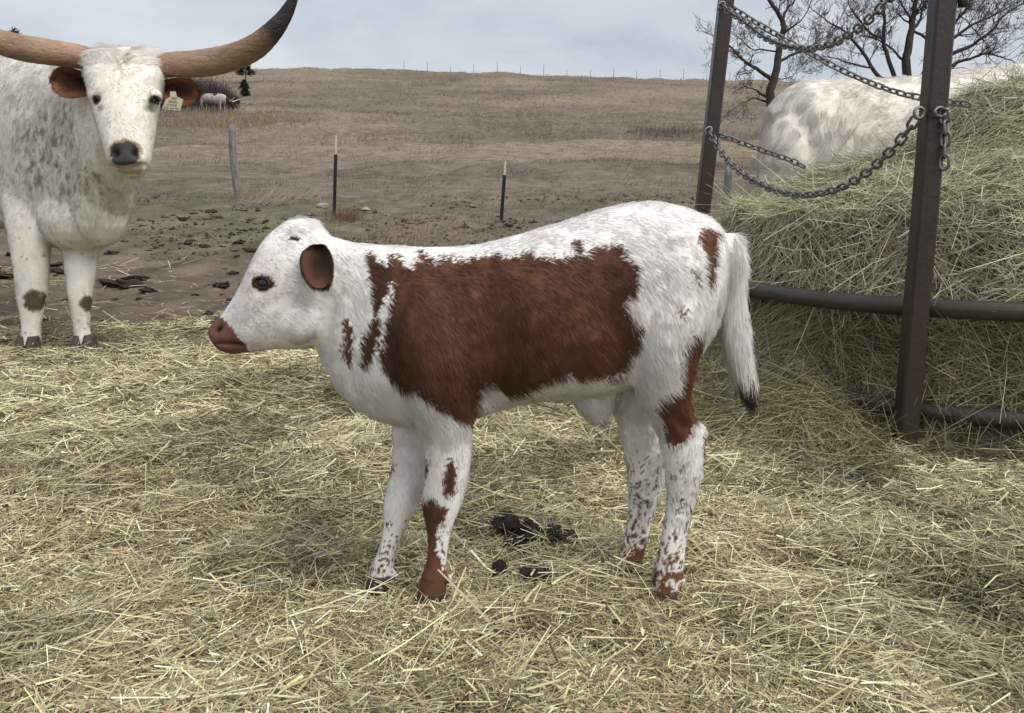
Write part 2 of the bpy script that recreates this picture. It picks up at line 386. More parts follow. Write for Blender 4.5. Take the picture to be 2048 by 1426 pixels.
def straw_bed(n, seed):
    rng = np.random.default_rng(seed)
    y = .75 * (8.5 / .75) ** (rng.random(n) ** .95); x = (rng.random(n) * 2 - 1) * (.78 * y + .45)
    keep = rng.random(n) < strawmask(x, y) * .97 + .06; x, y = x[keep], y[keep]; n = len(x)
    ang = fbm2(x * 1.4, y * 1.4, 2, 61) * 9 + rng.normal(0, .95, n)
    # many stalks lie roughly across the slope of the bedding
    tilt = rng.normal(.03, .20, n); up = rng.random(n) < .05; tilt[up] += rng.random(up.sum()) * .7
    tilt = np.clip(tilt, -.5, 1.1); d = np.stack([np.cos(ang) * np.cos(tilt), np.sin(ang) * np.cos(tilt), np.sin(tilt)], 1)
    ln = np.clip(rng.lognormal(-2.95, .55, n), .015, .26) * (1 + .12 * (y - 1))
    clump = fbm2(x * 3.5, y * 3.5, 3, 67)
    zoff = rng.random(n) ** 1.6 * (.020 + .055 * sm(.45, .75, clump)) + .002
    p = np.stack([x, y, gz(x, y) + zoff], 1) - d * (ln * .5)[:, None]
    wd = np.clip(rng.lognormal(-6.34, .45, n), .0007, .0055) * np.clip(y / 1.8, 1, 2.0)
    bend = rng.normal(0, .22, (n, 3)) * np.array((1, 1, .55))
    fc = nrmz(np.stack([rng.normal(0, .7, n), rng.normal(-.3, .7, n), np.ones(n)], 1))
    patch = fbm2(x * 1.1 + 5, y * 1.1, 4, 71); top = np.clip(zoff / .04, 0, 1)
    c = palette(n, rng, [(.74, .655, .43), (.60, .505, .305), (.45, .375, .215), (.32, .272, .148), (.18, .132, .075), (.82, .77, .59)], [2.9, 4.0, 4.2, 3.2, 3.0, .9])
    green = (.22 * sm(.45, .62, patch) + .38 * sm(.5, 1.6, x) * sm(1.2, 2.2, y))[:, None]
    c = c * (1 - green) + c.mean(1, keepdims=True) * np.array((1.0, 1.03, .66)) * green
    c = c * (.54 + .62 * sm(.27, .60, fbm2(x * 2.2, y * 2.2, 4, 73)))[:, None] * np.array((.975, 1.0, .98))
    return ribbons('straw_bedding', p, d, ln, wd, bend, fc, c, M['straw'])
tag(straw_bed(290000, 3), 'loose pale straw strewn thickly over the ground', 'straw', None, 'stuff')

def chaff(n, seed):
    rng = np.random.default_rng(seed); y = .75 * (5.0 / .75) ** rng.random(n); x = (rng.random(n) * 2 - 1) * (.75 * y + .35); k = fbm2(x * 4, y * 4, 3, 77)
    keep = rng.random(n) < strawmask(x, y) * sm(.30, .60, k); x, y = x[keep], y[keep]; n = len(x); a = rng.uniform(0, 6.283, n); t = rng.normal(0, .4, n)
    d = np.stack([np.cos(a) * np.cos(t), np.sin(a) * np.cos(t), np.sin(t)], 1); ln = np.clip(rng.lognormal(-4.3, .4, n), .006, .03); wd = np.clip(rng.lognormal(-6.0, .4, n), .001, .006)
    p = np.stack([x, y, gz(x, y) + .006 + rng.random(n) * .035], 1); fc = nrmz(np.stack([rng.normal(0, .8, n), rng.normal(0, .8, n), np.ones(n)], 1))
    c = palette(n, rng, [(.62, .53, .33), (.42, .35, .20), (.27, .22, .12), (.30, .30, .16), (.14, .10, .06)], [3, 4, 3, 2, 2]) * (.7 + .6 * sm(.27, .60, fbm2(x * 2.2, y * 2.2, 4, 73)))[:, None]
    return ribbons('straw_chaff', p, d, ln, wd, rng.normal(0, .3, (n, 3)), fc, c, M['straw'], seg=1, taper=.5)
tag(chaff(150000, 4), 'fine broken chaff and leaf bits among the straw', 'chaff', None, 'stuff')
def pasture(n, seed):
    rng = np.random.default_rng(seed)
    y = 6.2 * (150 / 6.2) ** (rng.random(n) ** 1.05); x = (rng.random(n) * 2 - 1) * (.72 * y + 2)
    cl = fbm2(x * .9, y * .9, 3, 81); cov = sm(.40, .62, cl) * (.16 + .84 * sm(8.2, 12, y))
    keep = rng.random(n) < np.maximum(cov, .2 * sm(24, 60, y) + .05); x, y = x[keep], y[keep]; n = len(x)
    tint = ground_tint(x, y); tall = .6 * sm(.52, .72, fbm2(x * .10 + 8, y * .22, 4, 83)) * sm(18, 30, y)
    far = np.clip(y / 30, .35, 2.2)
    ln = (.030 + .06 * rng.random(n)) * (1 + 2.2 * tall) * (.7 + .75 * far)
    lean = rng.normal(0, .38, (n, 2)) + np.array((.16, -.05))
    d = nrmz(np.stack([lean[:, 0], lean[:, 1], np.ones(n)], 1))
    wd = np.maximum(.0035, .00042 * y) * (.6 + .9 * rng.random(n))
    c = tint * np.exp(rng.normal(.05, .36, (n, 1))) + np.array((.055, .040, .022)) * (tall * (.5 + rng.random(n)))[:, None]
    p = np.stack([x, y, gz(x, y) - .01], 1); bend = np.stack([rng.normal(.15, .35, n), rng.normal(0, .3, n), -.25 * rng.random(n)], 1)
    fc = np.stack([rng.normal(0, .5, n), -np.ones(n), rng.normal(0, .3, n)], 1)
    return ribbons('pasture_grass', p, d, ln, wd, bend, nrmz(fc), np.clip(c, .02, .8), M['grass'], taper=.25)
tag(pasture(170000, 5), 'short dry winter grass over the pasture and hill', 'grass', None, 'stuff')

# ------------------------------------------------------------------ fur
def fur(name, surf, n, seed, lenfn, flowfn, colfn, width, elev, parent, clump=.35, cscale=40., curl=0.0, wfn=None, npt=4):
    rng = np.random.default_rng(seed); p, nr = surf.sample(n, rng, wfn)
    ln = lenfn(p, nr); ok = ln > 1e-4; p, nr, ln = p[ok], nr[ok], ln[ok]; n = len(p)
    ln = ln * rng.uniform(.7, 1.2, n); fl = flowfn(p, nr)
    t = nrmz(fl - nr * (fl * nr).sum(1, keepdims=True))
    cn = vec3noise(p * cscale, seed + 5); cn2 = vec3noise(p * cscale * .35, seed + 9)
    e = elev * rng.uniform(.6, 1.4, n)[:, None]
    d = nrmz(t * np.cos(e) + nr * np.sin(e) + cn * clump + cn2 * clump * .7 + rng.normal(0, .10, (n, 3)))
    tb = t * .5 - nr * .25 + np.array((0, 0, -.25)) + cn * curl
    S = np.linspace(0, 1, npt); X = np.empty((n, npt, 3)); R = np.empty((n, npt))
    for k, s in enumerate(S):
        X[:, k] = p - nr * .0008 + (d * s + tb * s * s * .45) * ln[:, None]; R[:, k] = width * .5 * (1 - .75 * s ** 1.5)
    R *= rng.uniform(.7, 1.25, (n, 1))
    cu = bpy.data.hair_curves.new(name); cu.add_curves([npt] * n)
    cu.attributes['position'].data.foreach_set('vector', (X - ORIG[parent.name]).astype(np.float32).ravel()) if 'position' in cu.attributes else cu.position_data.foreach_set('vector', (X - ORIG[parent.name]).astype(np.float32).ravel())
    ra = cu.attributes.new('radius', 'FLOAT', 'POINT'); ra.data.foreach_set('value', R.astype(np.float32).ravel())
    c = np.clip(colfn(p) * rng.normal(1, .09, (n, 1)), 0, .95).astype(np.float32)
    ca = cu.attributes.new('coat', 'FLOAT_COLOR', 'CURVE'); ca.data.foreach_set('color', np.concatenate([c, np.ones((n, 1), np.float32)], 1).ravel())
    na = cu.attributes.new('lie', 'FLOAT_VECTOR', 'CURVE'); na.data.foreach_set('vector', nrmz(nr + cn * .22 + cn2 * .18).astype(np.float32).ravel())
    return link(name, cu, M['fur'], parent)
def dent(V, N, c, r, depth, squash=None):
    d = V - c
    if squash is not None: d = d / np.asarray(squash)
    return V - N * (depth * np.exp(-(d * d).sum(1) / (r * r)))[:, None]
def ear_mesh(basep, tip, wdir, cdir, W, cup, ns=14, nt=11, thick=.004, curl=.0, basew=.30, oval=False):
    ax = tip - basep; wdir = nrmz(wdir - ax * np.dot(wdir, ax) / np.dot(ax, ax)); cdir = nrmz(np.asarray(cdir, float))
    V = []; C = []
    for face in (0, 1):
        for a in range(ns + 1):
            s = a / ns; w = W * (basew + (1.25 - basew) * s ** .6) * max(0.0, 1 - s ** 3.2) ** .55 * .86 + 1e-4
            if oval: w = W * math.sqrt(max(0.0, 1 - (2 * s ** .85 - 1) ** 2)) + 2e-4
            for b in range(nt + 1):
                t = b / nt * 2 - 1; ed = (1 - t * t)
                q = basep + ax * s + wdir * (w * t) - cdir * (cup * W * ed * (1 - .45 * s)) + cdir * curl * s * s
                if face: q = q - cdir * thick * (ed + .12)
                V.append(q); C.append((s, abs(t), face))
    m = (nt + 1); k = (ns + 1) * m; Q = []
    for f in (0, 1):
        for a in range(ns):
            for b in range(nt):
                q = [f * k + a * m + b, f * k + a * m + b + 1, f * k + (a + 1) * m + b + 1, f * k + (a + 1) * m + b]
                Q.append(q if f == 0 else q[::-1])
    for a in range(ns):
        for b in (0, nt): Q.append([a * m + b, (a + 1) * m + b, k + (a + 1) * m + b, k + a * m + b])
    for b in range(nt): Q.append([ns * m + b, ns * m + b + 1, k + ns * m + b + 1, k + ns * m + b])
    return np.array(V), np.array(Q), np.array(C)
def ear_part(parent, basep, tip, wdir, cdir, W, cup, inner, outer, rim, thick=.004, furlen=.008, nf=2500, fw=.0007, seed=1, curl=0., label=None, basew=.3, oval=False):
    V, Q, C = ear_mesh(basep, tip, wdir, cdir, W, cup, thick=thick, curl=curl, basew=basew, oval=oval)
    inn = (C[:, 2] == 0)[:, None]; r = sm(.35, .98, np.maximum(C[:, 1], C[:, 0] ** 2))[:, None]
    col = np.where(inn, np.array(inner), np.array(outer)); col = col * (1 - r) + np.array(rim) * r
    hol = (np.exp(-((C[:, 0] - .38) / .24) ** 2 - (C[:, 1] / .55) ** 2) * (C[:, 2] == 0))[:, None]; col = col * (1 - .68 * hol)          # inner face coloured darker in the hollow of the ear
    o = obj('ear', V, Q, M['ear'], parent, {'coat': col})
    if label: o['label'] = label
    sf = Surf(V, Q); pc = nrmz(tip - basep)
    if (sf.N[C[:, 2] == 0] @ nrmz(np.asarray(cdir, float))).mean() < 0: sf.N = -sf.N
    def cf(p):
        return col[[sf_kd(sf, q) for q in p]] * 1.1
    fur('ear_hair', sf, nf, seed, lambda p, n: np.full(len(p), furlen), lambda p, n: np.tile(pc, (len(p), 1)), cf, fw, .22, o, clump=.12)
    return o
def sf_kd(sf, q):
    h = sf.bvh.find_nearest(Vector(q)); return int(sf.F[h[2]][0])
def ring(mb, c, a, b, r, n=22, m=6):
    th = np.linspace(0, 2 * np.pi, n, endpoint=False); nn = nrmz(np.cross(a, b)); ph = np.linspace(0, 2 * np.pi, m, endpoint=False); V = []
    for t in th:
        rad = a * np.cos(t) + b * np.sin(t); rn = nrmz(rad)
        for p_ in ph: V.append(c + rad + rn * (r * np.cos(p_)) + nn * (r * np.sin(p_)))
    Q = [(i * m + j, ((i + 1) % n) * m + j, ((i + 1) % n) * m + (j + 1) % m, i * m + (j + 1) % m) for i in range(n) for j in range(m)]
    mb.add(np.array(V), Q)
def frame(n, up=(0, 0, 1.0)):
    n = nrmz(np.asarray(n, float)); a = nrmz(np.cross(up, n)); b = np.cross(n, a); return a, b, n
def eye_part(parent, c, n, rx, rz, r, lidmat, depth=.6, roll=0., flat=1.0, em='eye'):
    a, b, n = frame(n); a, b = a * math.cos(roll) + b * math.sin(roll), b * math.cos(roll) - a * math.sin(roll)
    mb = MB(); ellipsoid(mb, c - n * r * depth, (r, r, r * flat), 18, 12); o = mb.build('eye', M[em], parent)
    mb = MB(); ring(mb, c + n * r * .02, a * rx, b * rz, r * .20); mb.build('eyelid', lidmat, o)
    return o

# ------------------------------------------------------------------ the calf
def build_calf():
    Y0 = 1.585; mb = MB()
    S = lambda rows, Y=None, n=28, ex=2.15: loft(mb, [side(*r[:4], r[4], (Y if Y else r[5])) for r in rows], n, 5, ex)
    # neck and trunk
    S([(655, 470, 630, 690, .050), (695, 482, 655, 738, .060), (742, 489, 692, 796, .074), (800, 492, 748, 832, .090), (870, 494, 812, 846, .104),
       (950, 490, 905, 846, .116), (1030, 471, 1000, 812, .126), (1110, 448, 1090, 795, .131), (1190, 422, 1180, 788, .130), (1270, 405, 1255, 772, .126),
       (1340, 408, 1330, 738, .118), (1395, 424, 1392, 700, .102), (1432, 447, 1425, 650, .074), (1452, 485, 1442, 590, .035)], Y0)
    # hip bones and spine softly proud
    ellipsoid(mb, P(1275, 445, 1.55), (.055, .045, .026)); ellipsoid(mb, P(1275, 445, 1.62), (.055, .045, .026))
    # head
    S([(668, 482, 655, 640, .045), (632, 448, 634, 688, .060), (583, 441, 594, 697, .068), (537, 470, 556, 698, .068), (510, 515, 532, 699, .064),
       (491, 555, 514, 701, .056), (470, 592, 500, 704, .047), (449, 624, 488, 705, .042), (432, 643, 472, 707, .042), (419, 652, 449, 702, .037)], Y0, 28, 2.3)
    ellipsoid(mb, P(600, 460, Y0), (.040, .045, .022))                                   # poll
    for sY in (-1, 1):
        ellipsoid(mb, P(598, 640, Y0 + sY * .035), (.050, .038, .045))                   # cheek
        ellipsoid(mb, P(532, 545, Y0 + sY * .042), (.036, .022, .020))                   # brow
        ellipsoid(mb, P(440, 660, Y0 + sY * .022), (.016, .020, .016))                   # nostril wing
    # shoulders and front legs
    S([(805, 560, 905, 560, .040, 1.535), (785, 640, 935, 630, .050, 1.515), (788, 715, 955, 700, .054, 1.508), (808, 785, 958, 775, .050, 1.51),
       (836, 850, 944, 850, .041, 1.52), (850, 905, 943, 910, .034, 1.527), (849, 960, 934, 965, .031, 1.53), (845, 1005, 922, 1010, .031, 1.535),
       (853, 1052, 905, 1054, .024, 1.535), (856, 1098, 896, 1098, .021, 1.535), (850, 1135, 893, 1135, .023, 1.533), (838, 1172, 893, 1170, .027, 1.53), (832, 1208, 892, 1208, .028, 1.527)])
    S([(790, 640, 930, 640, .045, 1.655), (785, 760, 920, 760, .048, 1.655), (785, 850, 885, 850, .040, 1.645), (787, 910, 860, 910, .034, 1.635), (779, 955, 850, 960, .032, 1.63),
       (767, 1010, 836, 1010, .031, 1.62), (767, 1058, 808, 1063, .023, 1.612), (755, 1105, 791, 1110, .021, 1.607), (739, 1140, 787, 1145, .026, 1.602), (737, 1170, 783, 1170, .027, 1.598)])
    # thighs and hind legs
    S([(1290, 470, 1408, 458, .050, 1.535), (1262, 560, 1432, 555, .060, 1.518), (1247, 650, 1424, 640, .062, 1.512), (1250, 725, 1400, 700, .056, 1.515), (1274, 790, 1380, 770, .044, 1.52),
       (1306, 845, 1386, 822, .034, 1.53), (1322, 895, 1406, 868, .030, 1.537), (1330, 945, 1408, 930, .028, 1.54), (1334, 1000, 1390, 1000, .022, 1.545),
       (1324, 1070, 1374, 1070, .020, 1.545), (1310, 1125, 1368, 1125, .024, 1.543), (1303, 1168, 1364, 1163, .027, 1.54), (1301, 1200, 1352, 1203, .027, 1.536)])
    S([(1260, 560, 1400, 540, .055, 1.655), (1232, 690, 1375, 680, .058, 1.658), (1224, 785, 1335, 785, .048, 1.655), (1237, 860, 1330, 870, .036, 1.652), (1250, 910, 1335, 915, .030, 1.65),
       (1256, 960, 1326, 968, .027, 1.65), (1257, 1020, 1308, 1030, .021, 1.65), (1247, 1080, 1293, 1085, .020, 1.648), (1233, 1125, 1284, 1125, .025, 1.644), (1229, 1158, 1276, 1158, .026, 1.64)])
    # tail and sheath
    S([(1400, 440, 1444, 470, .020), (1432, 482, 1474, 470, .022), (1444, 535, 1490, 522, .022), (1440, 600, 1492, 594, .021), (1443, 670, 1497, 662, .021), (1458, 725, 1505, 718, .020), (1473, 765, 1508, 764, .015), (1495, 795, 1506, 797, .004)], Y0, 12)
    S([(1125, 772, 1240, 765, .040), (1148, 808, 1228, 803, .026), (1168, 830, 1218, 826, .016), (1186, 846, 1208, 845, .006)], Y0, 14)
    for (px, py, Y, r_) in ((888, 1002, 1.533, (.034, .029, .030)), (800, 1008, 1.62, (.031, .029, .030)), (1388, 878, 1.538, (.024, .024, .036)), (1316, 905, 1.65, (.022, .022, .034)),
                            (868, 1152, 1.53, (.025, .025, .022)), (761, 1142, 1.602, (.024, .024, .022)), (1335, 1154, 1.541, (.028, .025, .022)), (1256, 1132, 1.643, (.025, .024, .022)),
                            (899, 1158, 1.52, (.008, .007, .010)), (1366, 1162, 1.53, (.007, .006, .009)), (790, 1150, 1.59, (.008, .007, .010))):
        ellipsoid(mb, P(px, py, Y), r_)                                                     # knees, hocks, fetlocks, dewclaws
    V, F = remesh(mb, .0046, 7)
    Vpre = V.copy(); sf = Surf(V, F)
    nos, _ = sf.hit(433, 656, 1.57); V = dent(V, sf.N, nos, .0095, .016)
    nos2 = nos.copy(); nos2[1] = 2 * Y0 - nos[1]; V = dent(V, sf.N, nos2, .0095, .016)
    lipx, lipzv = [], []
    for mx in np.linspace(436, 490, 16):                                                  # mouth line
        h, _ = sf.hit(mx, 687 + (mx - 436) * .07, 1.56)
        V = dent(V, sf.N, h, .0050, .0026)
        lipx.append(h[0]); lipzv.append(h[2]); h2 = h.copy(); h2[1] = 2 * Y0 - h[1]; V = dent(V, sf.N, h2, .0050, .0026)
    def groove(pts, r, depth):
        nonlocal V
        q = catmull(np.array(pts, float), 5); hs = np.array([sf.hit(a, b, 1.5)[0] for a, b in q]); mir = hs.copy(); mir[:, 1] = 2 * Y0 - mir[:, 1]
        for H in (hs, mir):
            d = np.min(np.linalg.norm(V[:, None, :] - H[None], axis=2), axis=1); V = V - sf.N * (depth * np.exp(-(d / r) ** 2))[:, None]
    groove([(972, 560), (985, 640), (978, 720), (968, 790)], .030, .007)                    # behind the shoulder
    groove([(775, 560), (765, 640), (775, 710)], .028, .006)                                # before the shoulder
    groove([(1215, 560), (1222, 620), (1232, 690), (1248, 745)], .036, .010)                # flank hollow before the thigh
    groove([(1385, 560), (1375, 640), (1360, 700)], .022, .004)                             # between the thigh muscles
    groove([(655, 600), (648, 650), (630, 690)], .018, .006)                                # behind the jaw
    groove([(560, 600), (520, 625), (492, 650)], .014, .003)                                # below the cheek bone
    groove([(1345, 830), (1368, 850), (1388, 846)], .010, .004); groove([(1372, 935), (1364, 1000), (1352, 1070)], .007, .003)   # hock and tendon
    groove([(885, 1045), (880, 1095), (876, 1130)], .007, .003)
    eyeh, eyen = sf.hit(524, 566, 1.52)
    V = dent(V, sf.N, eyeh, .016, .004)
    sf = Surf(V, F)
    poly = lambda pts, Y: np.array([sf.hit(a, b, Y)[0][[0, 2]] if sf.hit(a, b)[0] is not None else P(a, b, Y)[[0, 2]] for a, b in pts])
    main = poly([(777, 512), (788, 506), (805, 518), (820, 541), (829, 520), (838, 500), (850, 510), (868, 519), (900, 513), (926, 519), (960, 511), (993, 503), (1020, 508), (1035, 516), (1048, 508), (1090, 514), (1145, 511),
        (1149, 479), (1161, 484), (1174, 519), (1183, 497), (1215, 492), (1246, 490), (1259, 517), (1279, 529), (1275, 582), (1251, 602), (1264, 634), (1281, 663), (1267, 698), (1254, 737), (1228, 759), (1190, 755), (1154, 760),
        (1144, 741), (1099, 763), (1051, 785), (1015, 798), (990, 773), (957, 786), (944, 857), (932, 846), (890, 827), (841, 788), (786, 766), (761, 737), (751, 717), (761, 672), (772, 633), (780, 590)], 1.47)
    str1 = poly([(732, 509), (757, 532), (773, 540), (776, 570), (762, 606), (750, 622), (744, 595), (738, 560)], 1.5)
    str2 = poly([(745, 632), (755, 650), (748, 690), (737, 731), (719, 717), (728, 672)], 1.5)
    str3 = poly([(693, 636), (703, 662), (699, 722), (684, 700), (686, 662)], 1.51)
    str1, str2, str3 = [q_.mean(0) + (q_ - q_.mean(0)) * 1.22 for q_ in (str1, str2, str3)]
    white1 = poly([(785, 552), (789, 556), (778, 610), (768, 668), (756, 700), (750, 696), (762, 650), (772, 600)], 1.49)
    rump = [poly(q, 1.5) for q in ([(1403, 452), (1434, 457), (1441, 472), (1434, 500), (1431, 544), (1421, 578), (1410, 562), (1410, 508), (1397, 476)],
        [(1392, 530), (1399, 548), (1394, 571), (1388, 550)], [(1366, 607), (1372, 618), (1361, 643), (1356, 635)], [(1381, 574), (1386, 578), (1383, 588)])]
    leg = [poly(q, 1.52) for q in ([(1370, 683), (1408, 668), (1396, 730), (1388, 781), (1395, 836), (1381, 869), (1355, 898), (1333, 890), (1319, 847), (1308, 814), (1333, 792), (1362, 777), (1366, 726)],
        [(1408, 865), (1430, 885), (1426, 930), (1410, 932), (1405, 900)],
        [(848, 912), (857, 914), (855, 942), (846, 947)], [(893, 916), (907, 927), (917, 960), (908, 998), (896, 990), (886, 968), (889, 942)],
        [(838, 997), (862, 990), (878, 1012), (896, 1012), (889, 1042), (874, 1057), (878, 1109), (886, 1135), (900, 1150), (900, 1240), (820, 1240), (830, 1146), (846, 1109), (840, 1053)])]
    legf = [poly(q, 1.61) for q in ([(781, 927), (792, 930), (783, 950), (768, 962)], [(744, 1131), (758, 1134), (761, 1162), (748, 1158)], [(780, 1130), (792, 1130), (790, 1166), (778, 1164)], [(758, 1000), (764, 1000), (764, 1040), (757, 1050)])]
    nosep = poly([(405, 640), (428, 634), (446, 636), (464, 654), (474, 672), (488, 686), (496, 698), (494, 716), (455, 716), (405, 690)], 1.56)
    hx, hz = P(1300, 930, 1.54)[0], P(1300, 930, 1.54)[2]
    WH, BR, DK = np.array((.89, .86, .82)), np.array((.126, .058, .0325)), np.array((.062, .026, .019))
    NOSE = np.array((.165, .080, .055)); tz = P(1490, 752, Y0)[2]; tx = P(1445, 752, Y0)[0]
    spot, _ = sf.hit(588, 476, 1.55)
    jr = np.random.default_rng(77); ROT = np.array(Matrix.Rotation(.7, 3, (1, .6, .3)))
    def coat(p, forfur=True):
        pr = p @ ROT.T; w = vec3noise(pr * 38, 91) * .0050 + vec3noise(pr * 110, 95) * .0022
        st = (vn3(p * np.array((150, 40, 26)), 97) - .5) * .012                            # ragged along the lie of the hair
        x, z = p[:, 0] + w[:, 0] + jr.normal(0, .0026, len(p)), p[:, 2] + w[:, 2] + st + jr.normal(0, .0034, len(p))
        c = np.tile(WH, (len(p), 1)) * (.965 + .07 * vn3(p * 18, 99)[:, None])
        low = sm(.17, .03, p[:, 2])[:, None]; c = c * (1 - .16 * low * np.array((.8, 1, 1.2)))   # white turns slightly darker and yellower down the lower legs
        b = inpoly(x, z, main) & ~inpoly(x, z, white1)
        for q in (str1, str2, str3): b |= inpoly(x, z, q)
        for q in rump: b |= inpoly(x, z, q)
        near = p[:, 1] < Y0 + .012
        for q in leg: b |= inpoly(x, z, q) & near
        for q in legf: b |= inpoly(x, z, q) & ~near
        hind = (p[:, 0] > P(1200, 1000, 1.6)[0]) & (p[:, 2] < hz + .015)
        spk = vn3((p @ ROT.T) * 185, 103) * .8 + vn3(p * 380, 104) * .2
        b |= hind & (spk > .70 - .20 * sm(hz, .02, p[:, 2]))
        b |= hind & (p[:, 2] < .075) & (vn3(p * 60, 105) > .42)
        fore = (p[:, 0] < P(960, 1000, 1.6)[0]) & (p[:, 2] < P(900, 1060, 1.54)[2]) & near
        b |= fore & (spk > .66) & (p[:, 0] < P(892, 1060, 1.54)[0])
        edge = sm(.0, .05, np.abs(p[:, 0] - P(760, 600, 1.5)[0]))
        br = BR * (.82 + .36 * vn3(p * np.array((60, 30, 22)), 107)[:, None]) * (.62 + .38 * edge[:, None])
        br = br * (1 + .30 * sm(P(1040, 640, 1.47)[0], P(1260, 640, 1.47)[0], p[:, 0]) * sm(P(1, 560, 1.47)[2], P(1, 720, 1.47)[2], p[:, 2]))[:, None]
        c = np.where(b[:, None], br, c)
        t = (p[:, 0] > tx) & (p[:, 2] < tz + .012 * (vn3(p * 90, 109) - .5)); c = np.where(t[:, None], np.array((.060, .043, .040)), c)
        d = np.linalg.norm((p - eyeh) / np.array((.0235, .03, .0145)), axis=1) + .25 * (vn3(p * 260, 111) - .5)
        c = np.where((d < 1)[:, None], np.array((.085, .032, .020)), c)
        pk = np.exp(-(np.linalg.norm((p - eyeh) / np.array((.05, .05, .032)), axis=1)) ** 2)[:, None]; c = np.where((d < 1)[:, None], c, c * (1 - .13 * pk * np.array((.3, 1.1, 1))))
        d = np.linalg.norm((p - spot) / np.array((.010, .03, .006)), axis=1) + .5 * (vn3(p * 220, 113) - .5); c = np.where((d < 1)[:, None], np.array((.06, .035, .035)), c)
        ns = inpoly(p[:, 0] + w[:, 0] * .4, p[:, 2] + w[:, 2] * .4, nosep)
        nc = NOSE * (.75 + .5 * vn3(p * 70, 115)[:, None]); dn = np.minimum(np.linalg.norm(p - nos, axis=1), np.linalg.norm(p - nos2, axis=1)); nc = nc * (.16 + .84 * sm(.005, .013, dn))[:, None]; lipz = np.interp(p[:, 0], lipx, lipzv); nc = nc * (1 - .6 * np.exp(-((p[:, 2] - lipz) / .0028) ** 2))[:, None]
        c = np.where(ns[:, None], nc, c)
        return c
    earb = sf.hit(625, 520, 1.52)[0]
    isnose = lambda p: inpoly(p[:, 0], p[:, 2], nosep)
    X0, X1 = P(700, 600, 1.5)[0], P(560, 600, 1.5)[0]
    beltop, zb = P(1, 700, 1.47)[2], P(1, 800, 1.47)[2]
    def length(p, n):
        l = np.full(len(p), .0125)
        l = np.where(p[:, 2] < .36, .009, l); l = np.where(p[:, 2] < .16, .006, l)
        l = np.where(p[:, 0] < X0, .010, l); l = np.where(p[:, 0] < X1, .0065, l)
        under = (p[:, 0] > X0) & (n[:, 2] < -.1) & (p[:, 2] > .36); l = np.where(under, .018, l)
        poll = np.exp(-(((p - P(605, 440, Y0)) / .04) ** 2).sum(1)); l = l + .010 * poll
        back = (n[:, 2] > .6) & (p[:, 0] > X0) & (p[:, 2] > .6); l = np.where(back, .011, l)
        l = np.where(p[:, 0] > P(1452, 600, Y0)[0], .026 + .012 * sm(.55, .4, p[:, 2]), l)
        l = np.where(np.linalg.norm(p - earb, axis=1) < .022, .003, l); l = np.where(isnose(p), 0, l); l = np.where(np.linalg.norm((p - eyeh) / np.array((1, 1, .75)), axis=1) < .019, .0, l)
        return l
    def flow(p, n):
        f = np.tile(np.array((.55, 0, -.75)), (len(p), 1))
        h = sm(X0, X1, p[:, 0])[:, None]; f = f * (1 - h) + np.array((.8, 0, -.12)) * h
        up = (sm(.55, .72, p[:, 2]) * (1 - h[:, 0]))[:, None]; f = f * (1 - up) + np.array((.9, 0, -.35)) * up
        lg = sm(.40, .30, p[:, 2])[:, None] * (1 - h); f = f * (1 - lg) + np.array((.12, 0, -1.0)) * lg
        tl = (p[:, 0] > P(1452, 600, Y0)[0])[:, None]; f = np.where(tl, np.array((.05, 0, -1.0)), f)
        return f + vec3noise(p * 9, 121) * .22
    root = empty('calf', (0.1, Y0, 0), 'white calf with a large red brown side patch standing in straw', 'calf')
    obj('body', V, F, M['coat'], root, {'coat': coat(Vpre)})
    fur('coat_hair', sf, 200000, 31, length, flow, coat, .00072, .30, root, clump=.22, cscale=55)
    eye_part(root, eyeh, eyen + np.array((-.25, 0, .05)), .0165, .0098, .0155, M['lid'], .80, -.12, 1.0, 'iris')
    e2, n2 = eyeh.copy(), eyen.copy(); e2[1] = 2 * Y0 - eyeh[1]; n2[1] *= -1
    eye_part(root, e2, n2 + np.array((-.25, 0, .05)), .0165, .0105, .0155, M['lid'], .70, -.05)
    eb, en = sf.hit(628, 488, 1.52)
    tip = P(645, 578, 1.452)
    ear_part(root, eb + np.array((0, -.020, .0)), tip, P(690, 512, 1.47) - P(630, 525, 1.47), (-.55, -.80, .10), .030, .60, (.052, .024, .015), (.10, .046, .026), (.105, .050, .028), .005, .009, 3500, .0005, 3, oval=True)
    eb2, tip2 = eb.copy(), tip.copy(); eb2[1] = 2 * Y0 - eb[1] - .012; tip2[1] = 2 * Y0 - tip[1]
    ear_part(root, eb2, tip2, P(690, 520, 1.47) - P(630, 540, 1.47), (-.35, .85, .25), .036, .42, (.040, .018, .012), (.105, .045, .024), (.16, .075, .038), .005, .008, 1500, .0006, 4)
    for (px, py, Y, w) in ((863, 1214, 1.527, .025), (760, 1186, 1.598, .024), (1328, 1212, 1.536, .023), (1253, 1172, 1.64, .022)):
        for s in (-1, 1):                                                                   # cloven hoof, two claws a foot
            q = P(px, py, Y); q[1] += s * .013; q[2] = .012; m = MB()
            loft(m, [(q + np.array((.004, 0, .022)), np.array((w * .9, 0, 0)), np.array((0, .0115, 0))), (q + np.array((0, 0, .006)), np.array((w * 1.05, 0, 0)), np.array((0, .0125, 0))),
                     (q + np.array((-.004, 0, -.012)), np.array((w * 1.05, 0, 0)), np.array((0, .013, 0)))], 12, 3)
            m.build('hoof', M['hoof'], root)
    return root
build_calf()

